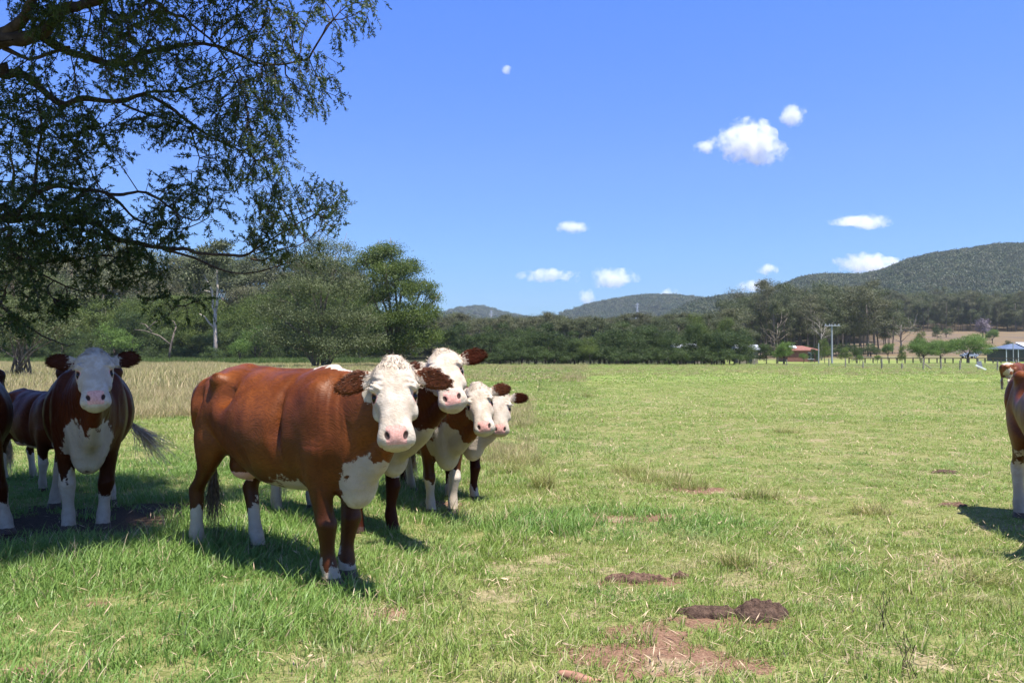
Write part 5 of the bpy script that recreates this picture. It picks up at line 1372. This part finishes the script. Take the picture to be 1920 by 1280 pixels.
    # the crown over the frame that throws the shade on the cows
    lob = [(-1.95, 5.15, 5.2, 0.5, 0.5, 0.3), (-2.25, 5.45, 5.6, 0.6, 0.6, 0.35), (-2.6, 4.7, 5.5, 0.6, 0.5, 0.35), (-2.15, 4.9, 5.5, 0.62, 0.7, 0.4), (-3.1, 5.0, 5.7, 0.8, 0.7, 0.45), (-2.35, 6.1, 5.9, 0.75, 0.8, 0.4), (-3.4, 6.2, 6.0, 0.85, 0.8, 0.45), (-4.3, 5.4, 6.0, 0.8, 0.8, 0.45), (-2.9, 7.3, 6.4, 0.85, 0.8, 0.45), (-4.2, 7.2, 6.4, 0.85, 0.8, 0.45), (-5.2, 6.3, 6.3, 0.8, 0.9, 0.5), (-3.9, 4.6, 5.6, 0.7, 0.6, 0.4), (-5.4, 5.2, 6.0, 0.8, 0.7, 0.5), (-5.6, 7.6, 7.0, 0.9, 0.9, 0.6)]
    v2, f2, t2, c2 = crown_mesh(rng, lob, 1150, 110, 0.085, 0.30, up=0.2, aspect=0.36)
    v = np.concatenate([v, v2]); f = np.concatenate([f, f2 + len(v) - len(v2)]); t = np.concatenate([t, t2])
    mesh_obj("foliage", v - org, f, L_OVER, root, attrs={"tint": t})
    print("overhang nodes", n, "leaves", m)
M_BARK_DARK2 = plain("rough_brown_bark", (0.070, 0.052, 0.040), 0.9, 0.1, 0.45, 9)
L_OVER = leaf_mat("overhanging_leaves", (0.036, 0.062, 0.012), (0.120, 0.165, 0.036), 0.4, 0.2, 0.45)
overhang()
# ------------------------------------------------------------------ houses, fences, poles, pylons
M_RED_ROOF = plain("red_tile_roof", (0.22, 0.095, 0.075), 0.8, 0.2, 0.15, 2)
M_BRICK = plain("red_brick_wall", (0.20, 0.085, 0.065), 0.9, 0.1, 0.15, 2)
M_WHITE = plain("white_roof_sheet", (0.62, 0.64, 0.68), 0.5, 0.4, 0.05, 2)
M_BLUE = plain("blue_grey_roof_sheet", (0.10, 0.13, 0.20), 0.5, 0.4, 0.1, 2)
M_DARKGLASS = plain("dark_window", (0.02, 0.022, 0.028), 0.15, 0.6, 0.1, 2)
M_POST = plain("weathered_post", (0.26, 0.225, 0.19), 0.9, 0.1, 0.3, 6)
M_GALV = plain("galvanised_steel", (0.46, 0.48, 0.52), 0.5, 0.4, 0.1, 3, 0.3)
M_POLE = plain("grey_timber_pole", (0.30, 0.31, 0.34), 0.8, 0.2, 0.1, 3)
M_WIRE = plain("fence_wire", (0.30, 0.29, 0.28), 0.5, 0.4, 0.1, 3, 0.5)

def gable(root, w, dp, eave, ridge, wallm, roofm, hip=0.0, over=0.4):
    m = MB(); m.box((0, 0, eave / 2), (w, dp, eave)); m.build("wall", wallm, root)
    m = MB(); X = w / 2 + over; Yd = dp / 2 + over; h = X - hip
    top = [(-h, 0, ridge), (h, 0, ridge)]; bt = [(-X, -Yd, eave), (X, -Yd, eave), (X, Yd, eave), (-X, Yd, eave)]
    lo = [(p[0], p[1], p[2] - 0.18) for p in bt]
    m.add(bt + top + lo, [(0, 1, 5, 4), (2, 3, 4, 5), (1, 2, 5), (3, 0, 4), (6, 9, 8, 7), (0, 6, 7, 1), (1, 7, 8, 2), (2, 8, 9, 3), (3, 9, 6, 0)])
    m.build("roof", roofm, root)
def buildings():
    d = 196; p = pix(1497, 660, d); z = gz(p.x, d)
    r = empty("brick_house", (p.x, d, z), "low brick house with red hipped roof behind the garden clump", "house")
    top = pix(1500, 648, d).z - z; ev = pix(1500, 656.5, d).z - z
    gable(r, 7.5, 7, max(1.2, ev), max(2.0, top), M_BRICK, M_RED_ROOF, hip=3.2)
    m = MB(); m.box((1.7, -3.53, ev * 0.5), (1.3, 0.06, ev * 0.55)); wi = m.build("window", M_DARKGLASS, r)
    m = MB(); m.box((1.7, -3.55, ev * 0.5 + ev * 0.29), (1.5, 0.08, 0.09)); m.box((1.7, -3.55, ev * 0.5 - ev * 0.29), (1.5, 0.08, 0.09)); m.box((1.7, -3.565, ev * 0.5), (0.07, 0.05, ev * 0.55)); m.build("frame", M_WHITE, wi)
    m = MB(); m.box((3.1, -3.53, ev * 0.5), (0.7, 0.06, ev * 0.8)); m.build("door", M_DARKGLASS, r)
    m = MB(); m.box((-2.2, -2.2, (ev + top) / 2 + 0.25), (1.8, 1.2, 0.06), tilt=Matrix.Rotation(0.45, 3, 'X')); m.build("skylight", M_WHITE, r)
    d = 150; p = pix(1286, 660, d); z = gz(p.x, d)
    r = empty("farm_shed", (p.x, d, z), "white-roofed shed mostly hidden among the dark far trees", "shed")
    top = pix(1286, 643.5, d).z - z; ev = pix(1286, 651, d).z - z
    gable(r, 4.2, 4, ev, top, M_POST, M_WHITE); m = MB(); m.box((0.4, -2.04, ev * 0.45), (1.4, 0.06, ev * 0.8)); m.build("door", M_DARKGLASS, r)
    d = 145; p = pix(1398, 650, d); z = gz(p.x, d)
    r = empty("garden_shed", (p.x, d, z), "small pale-roofed shed peeping out behind the garden clump's first tree", "shed")
    gable(r, 3.4, 3, pix(1398, 654, d).z - z, pix(1398, 646, d).z - z, M_POST, M_GALV); m = MB(); m.box((0.3, -1.54, 1.1), (0.8, 0.06, 1.9)); m.build("door", M_DARKGLASS, r)
    d = 198; p = pix(1912, 660, d); z = gz(p.x, d)
    r = empty("open_shed", (p.x, d, z), "open-sided farm shed with blue-grey and white roof behind the rail fence", "shed")
    ev = pix(1900, 654, d).z - z; top = pix(1900, 644.5, d).z - z
    m = MB(); m.add([(-6, -4.2, ev), (6, -4.2, ev), (6, 0, top), (-2.2, 0, top), (-6, 4, ev), (6, 4, ev), (-6, -4.2, ev - 0.2), (6, -4.2, ev - 0.2)], [(0, 1, 2, 3), (3, 2, 5, 4), (0, 3, 4), (0, 6, 7, 1)]); m.build("roof", M_BLUE, r)
    m = MB(); m.box((2.4, -1.6, (top + ev) / 2 + 0.42), (6.8, 3.6, 0.10), tilt=Matrix.Rotation(math.atan2(top - ev, 4.2), 3, 'X')); m.build("skylight_panel", M_WHITE, r)
    for x in (-5.6, -2.8, 0, 2.8, 5.6):
        m = MB(); m.box((x, -4.0, ev / 2 - 0.1), (0.16, 0.16, ev)); m.build("post", M_GALV, r)
    m = MB(); m.box((0, 3.7, ev / 2), (11.4, 0.1, ev)); m.build("wall", M_DARKGLASS, r)
    # water tank, parked vehicles by the shed
    def vehicle(px, py, dd, L, col, lab, name):
        p = pix(px, py, dd); r = empty(name, (p.x, dd, gz(p.x, dd)), lab, "vehicle"); mt = plain(name + "_paint", col, 0.35, 0.5, 0.05, 2)
        m = MB()
        pr = [(-0.5, 0.30), (-0.5, 0.62), (-0.28, 0.68), (-0.16, 1.0), (0.22, 1.0), (0.30, 0.70), (0.5, 0.66), (0.5, 0.30)]
        v = [(x * L, s * 0.85, z * 1.5) for s in (-1, 1) for x, z in pr]; n = len(pr)
        m.add(v, [tuple(range(n))[::-1], tuple(range(n, 2 * n))] + [(i, (i + 1) % n, n + (i + 1) % n, n + i) for i in range(n)]); m.build("body", mt, r)
        m = MB(); m.box((0.03 * L, 0, 1.22), (0.34 * L, 1.72, 0.36)); m.build("window", M_DARKGLASS, r)
        for x in (-0.3, 0.3):
            for s in (-1, 1):
                m = MB(); m.tube([(x * L, s * 0.75, 0.34), (x * L, s * 0.9, 0.34)], [0.34, 0.34], 14); wh = m.build("wheel", M_DARKGLASS, r)
                m = MB(); m.tube([(x * L, s * 0.88, 0.34), (x * L, s * 0.915, 0.34)], [0.2, 0.2], 12); m.build("rim", M_GALV, wh)
    vehicle(1868, 660, 225, 3.8, (0.45, 0.46, 0.48), "white utility vehicle parked beside the open shed", "parked_ute")
    vehicle(1817, 675, 215, 4.0, (0.30, 0.34, 0.42), "pale car parked behind the widest round tree", "parked_car")
    vehicle(1842, 672, 230, 4.4, (0.05, 0.06, 0.1), "dark car parked between the widest round tree and the shed", "parked_car")
    # utility poles
    for px, base, top, d, lab, arm in ((1560, 682, 608, 152, "tall grey utility pole with crossarm standing behind the wire fence", True), (1535, 681, 643, 158, "shorter bare grey pole beside the tall utility pole", False), (1900, 676, 642, 190, "thin grey pole in front of the open shed", False)):
        p = pix(px, base, d); z = gz(p.x, d); h = pix(px, top, d).z - z
        r = empty("utility_pole", (p.x, d, z), lab, "utility pole")
        m = MB(); m.tube([(0, 0, -0.3), (0, 0, h)], [0.18 if arm else 0.12, 0.13 if arm else 0.09], 10); m.build("pole", M_POLE, r)
        if arm:
            m = MB(); m.box((0, -0.24, h - 0.25), (2.9, 0.14, 0.16)); ca = m.build("crossarm", M_POLE, r)
            for x in (-1.2, -0.5, 0.5, 1.2):
                m = MB(); m.tube([(x, -0.24, h - 0.17), (x, -0.24, h + 0.1)], [0.07, 0.05], 6); m.build("insulator", M_GALV, ca)
    # lattice pylons on the hills
    for px, base, top, d, lab in ((1441, 572, 541, 900, "grey lattice pylon standing before the biggest hill"), (1195, 592, 568, 1350, "pale lattice pylon in front of the middle hill"), (921, 606, 582, 1600, "white lattice pylon in front of the smallest hill")):
        p0 = pix(px, base + 6, d); h = pix(px, top, d).z - p0.z
        r = empty("lattice_pylon", p0, lab, "pylon"); m = MB(); b = h * 0.10; t = h * 0.018; R = max(0.16, 0.24 * d / 1000)
        lv = [0, 0.22, 0.42, 0.58, 0.72, 0.84, 0.93, 1.0]; wd = lambda q: b + (t - b) * min(1, q / 0.72) if q < 0.72 else t
        for sx in (-1, 1):
            for sy in (-1, 1): m.tube([(sx * wd(q), sy * wd(q), h * q) for q in lv], [R] * len(lv), 4)
        for a, c in zip(lv[:-1], lv[1:]):
            for sy in (-1, 1):
                m.tube([(-wd(a), sy * wd(a), h * a), (wd(c), sy * wd(c), h * c)], [R * 0.6] * 2, 4); m.tube([(wd(a), sy * wd(a), h * a), (-wd(c), sy * wd(c), h * c)], [R * 0.6] * 2, 4)
        m.build("tower", M_GALV, r)
        for q in (0.74, 0.85, 0.95):
            m = MB(); w = h * (0.13 if q < 0.9 else 0.10); m.tube([(-w, 0, h * q), (-t, 0, h * q + h * 0.025), (t, 0, h * q + h * 0.025), (w, 0, h * q)], [R * 0.8] * 4, 4); m.tube([(-w, 0, h * q), (w, 0, h * q)], [R * 0.8] * 2, 4); m.build("crossarm", M_GALV, r)
buildings()

def fences():
    # post-and-wire fence along the far edge of the paddock
    pts = [gpt(px, py) for px, py in ((1414, 685), (1475, 686), (1554, 688), (1585, 689.5), (1618, 691), (1653, 692.5), (1691, 693), (1731, 694), (1764, 693), (1800, 694), (1834, 693), (1870, 695), (1905, 697), (1950, 700))]
    r = empty("wire_fence", pts[5], "thin post-and-wire fence along the far side of the paddock", "fence"); o = Vector(r.location)
    hs = [1.1, 1.0, 1.15, 1.2, 0.9, 1.15, 0.7, 1.25, 1.15, 1.0, 1.2, 1.0, 1.15, 1.1]
    for p, h in zip(pts, hs):
        z = gz(p.x, p.y); m = MB(); q = Vector((p.x, p.y, z)) - o
        m.tube([q + Vector((0, 0, -0.2)), q + Vector((0.03, 0, h * 0.6)), q + Vector((0.02, 0.02, h))], [0.085, 0.08, 0.07], 7); m.build("post", M_POST, r)
    for k in (0.3, 0.55, 0.8, 1.0):
        m = MB(); m.tube([Vector((p.x, p.y, gz(p.x, p.y) + k)) - o for p in pts], [0.009] * len(pts), 4); m.build("wire", M_WIRE, r)
    m = MB(); p = pts[7]; q = Vector((p.x, p.y, gz(p.x, p.y))) - o; m.tube([q + Vector((0.05, 0, 0.75)), q + Vector((0.9, 0, 0.1))], [0.05, 0.05], 6); m.build("stay", M_POST, r)
    # white-topped gate leaning at the fence
    g = gpt(1836, 694); r = empty("leaning_gate", (g.x, g.y, gz(g.x, g.y)), "grey panel and white rail leaning against a fence post far right", "gate")
    r["label"] = "small grey panel with a white rail leaning against a wire fence post"
    m = MB(); m.box((0.1, 0.1, 0.55), (0.5, 0.06, 0.75), tilt=Matrix.Rotation(-0.2, 3, 'Y')); m.build("panel", plain("grey_panel", (0.2, 0.21, 0.24), 0.7, 0.2), r)
    m = MB(); m.box((0.12, -0.1, 0.30), (1.15, 0.10, 0.16), tilt=Matrix.Rotation(0.42, 3, 'Y')); m.build("rail", plain("white_paint", (0.78, 0.78, 0.76), 0.6, 0.3), r)
    # dark rail fence nearer the houses
    a = gpt(1560, 677.2); pr = [(px, 677.6 + (px - 1590) * 0.0095) for px in range(1592, 1945, 15)]
    P = [pix(px, py, 172) for px, py in pr]
    r = empty("rail_fence", (P[8].x, 172, gz(P[8].x, 172)), "low dark timber rail fence in front of the round paddock trees", "fence"); o = Vector(r.location)
    for p in P:
        m = MB(); m.box((p.x - o.x, 0, 0.5), (0.2, 0.18, 1.25)); m.build("post", M_BARK_DARK, r)
    m = MB(); m.box(((P[0].x + P[-1].x) / 2 - o.x, -0.12, 1.02), (P[-1].x - P[0].x, 0.06, 0.16)); m.build("rail", M_BARK_DARK, r)
    P = [pix(px, 668, 205) for px in range(1600, 1720, 16)]
    r = empty("lawn_fence", (P[0].x, 205, gz(P[0].x, 205)), "faint thin-posted fence across the mown lawn", "fence"); o = Vector(r.location)
    for p in P:
        m = MB(); m.box((p.x - o.x, 0, gz(p.x, 205) - o.z + 0.45), (0.12, 0.12, 1.0)); m.build("post", M_POST, r)
    m = MB(); m.tube([Vector((p.x - o.x, 0, gz(p.x, 205) - o.z + 0.85)) for p in P], [0.03] * len(P), 4); m.build("wire", M_WIRE, r)
fences()

# ------------------------------------------------------------------ clouds
def cloud_mat():
    m = bpy.data.materials.new("cloud_vapour"); m.use_nodes = True; t = m.node_tree; t.nodes.clear()
    out = t.nodes.new("ShaderNodeOutputMaterial"); pv = t.nodes.new("ShaderNodeVolumePrincipled"); t.links.new(pv.outputs[0], out.inputs["Volume"])
    pv.inputs["Color"].default_value = (1, 1, 1, 1); pv.inputs["Anisotropy"].default_value = 0.0
    geo = t.nodes.new("ShaderNodeNewGeometry"); ns = t.nodes.new("ShaderNodeTexNoise"); ns.inputs["Scale"].default_value = 0.024; ns.inputs["Detail"].default_value = 7; ns.inputs["Roughness"].default_value = 0.62
    t.links.new(geo.outputs["Position"], ns.inputs["Vector"])
    tc = t.nodes.new("ShaderNodeTexCoord"); vm = t.nodes.new("ShaderNodeVectorMath"); vm.operation = 'MULTIPLY_ADD'; vm.inputs[1].default_value = (2, 2, 2); vm.inputs[2].default_value = (-1, -1, -1)
    t.links.new(tc.outputs["Generated"], vm.inputs[0]); ln = t.nodes.new("ShaderNodeVectorMath"); ln.operation = 'DOT_PRODUCT'; t.links.new(vm.outputs[0], ln.inputs[0]); t.links.new(vm.outputs[0], ln.inputs[1])
    def mt(op, a, b):
        q = t.nodes.new("ShaderNodeMath"); q.operation = op
        for k, x in enumerate((a, b)):
            if isinstance(x, (int, float)): q.inputs[k].default_value = x
            else: t.links.new(x, q.inputs[k])
        return q.outputs[0]
    e = mt('ADD', mt('MULTIPLY', mt('SUBTRACT', ns.outputs["Fac"], 0.5), 3.4), mt('SUBTRACT', 0.62, ln.outputs["Value"]))
    mr = t.nodes.new("ShaderNodeMapRange"); mr.interpolation_type = 'SMOOTHSTEP'; mr.inputs[1].default_value = -0.15; mr.inputs[2].default_value = 0.95; mr.inputs[3].default_value = 0.0; mr.inputs[4].default_value = 0.028
    t.links.new(e, mr.inputs[0]); t.links.new(mr.outputs[0], pv.inputs["Density"])
    m.cycles.volume_step_rate = 1.0
    return m
M_CLOUD = cloud_mat()
def clouds():
    rng = np.random.default_rng(91); D = 3600.0; k = D / F
    def cloud(label, blobs):
        cx = np.mean([b[0] for b in blobs]); cy = np.mean([b[1] for b in blobs]); c = pix(cx, cy, D)
        V = []; Fc = []
        for x, y, rx, ry in blobs:
            for _ in range(3):
                p = pix(x + rng.normal(0, rx * 0.22), y + rng.normal(0, ry * 0.22), D + rng.normal(0, rx * 0.3 * k)) - c
                q = rng.uniform(0.75, 1.0); v, f = ellipsoid(p, (rx * k * q * 1.25, rx * k * q * 0.9, ry * k * q * 1.35)); b = len(V); V += list(v); Fc += [tuple(b + i for i in g) for g in f]
        o = mesh_obj("cloud", V, Fc, None); o.location = c
        bm = bmesh.new(); bm.from_mesh(o.data); bmesh.ops.recalc_face_normals(bm, faces=bm.faces[:]); bm.to_mesh(o.data); bm.free()
        rm = o.modifiers.new("r", 'REMESH'); rm.mode = 'VOXEL'; rm.voxel_size = 6.0
        me = bpy.data.meshes.new_from_object(o.evaluated_get(bpy.context.evaluated_depsgraph_get())); o.modifiers.clear(); o.data = me
        n = len(me.vertices); co = np.empty(n * 3, dtype=np.float32); me.vertices.foreach_get("co", co); co = co.reshape(-1, 3)
        no = np.empty(n * 3, dtype=np.float32); me.vertices.foreach_get("normal", no); no = no.reshape(-1, 3)
        e = fbm(co[:, 0] / 26 + co[:, 1] / 31 + 60, co[:, 2] / 22 + 60, 3) - 0.45
        co = co + no * (e * 22)[:, None]; me.vertices.foreach_set("co", co.astype(np.float32).ravel()); me.update()
        me.materials.clear(); me.materials.append(M_CLOUD); tag(o, label, "cloud", "small white clouds")
    cloud("largest white cumulus cloud, high above the hills", [(1405, 262, 40, 32), (1435, 285, 36, 22), (1385, 282, 32, 20), (1455, 297, 24, 14), (1365, 245, 14, 7), (1410, 244, 24, 16), (1342, 262, 18, 8), (1350, 272, 14, 7)])
    cloud("small cloud puff trailing beside the largest cloud", [(1322, 275, 20, 12)])
    cloud("small round cloud above and beyond the largest cloud", [(1491, 220, 22, 16)])
    cloud("tiny lone cloud puff highest in the blue sky", [(947, 129, 10, 8)])
    cloud("small flat oval cloud in mid sky over the middle hill", [(1069, 427, 27, 11)])
    cloud("long thin flat cloud above the biggest hill", [(1630, 415, 36, 13), (1590, 414, 36, 8)])
    cloud("long low lumpy cloud nearest the tall trees", [(985, 519, 22, 10), (1022, 516, 24, 13), (1062, 517, 22, 10)])
    cloud("low heaped cloud over the gap between two hills", [(1150, 520, 30, 15), (1125, 527, 22, 11), (1178, 524, 24, 10)])
    cloud("faint puff close above the middle hill's slope", [(1101, 553, 16, 11)])
    cloud("half-hidden cloud rising behind the middle hill's top", [(1256, 555, 26, 13)])
    cloud("small cloud between the middle hill and the biggest hill", [(1438, 504, 20, 10)])
    cloud("cloud tucked low against the shoulder of the biggest hill", [(1418, 534, 30, 10)])
    cloud("wide cloud peeping over the biggest hill's crest", [(1580, 496, 26, 12), (1625, 498, 36, 17), (1660, 495, 30, 14), (1690, 494, 20, 10)])
clouds()

# ------------------------------------------------------------------ the air between here and the hills
def haze():
    m = bpy.data.materials.new("valley_air"); m.use_nodes = True; t = m.node_tree; t.nodes.clear()
    out = t.nodes.new("ShaderNodeOutputMaterial"); pv = t.nodes.new("ShaderNodeVolumePrincipled"); t.links.new(pv.outputs[0], out.inputs["Volume"])
    pv.inputs["Color"].default_value = (0.74, 0.87, 1.0, 1); pv.inputs["Density"].default_value = 0.00010; pv.inputs["Anisotropy"].default_value = 0.2
    b = MB(); b.box((0, 1620, 112), (9000, 3640, 246)); o = b.build("haze", m); tag(o, kind="stuff")
haze()
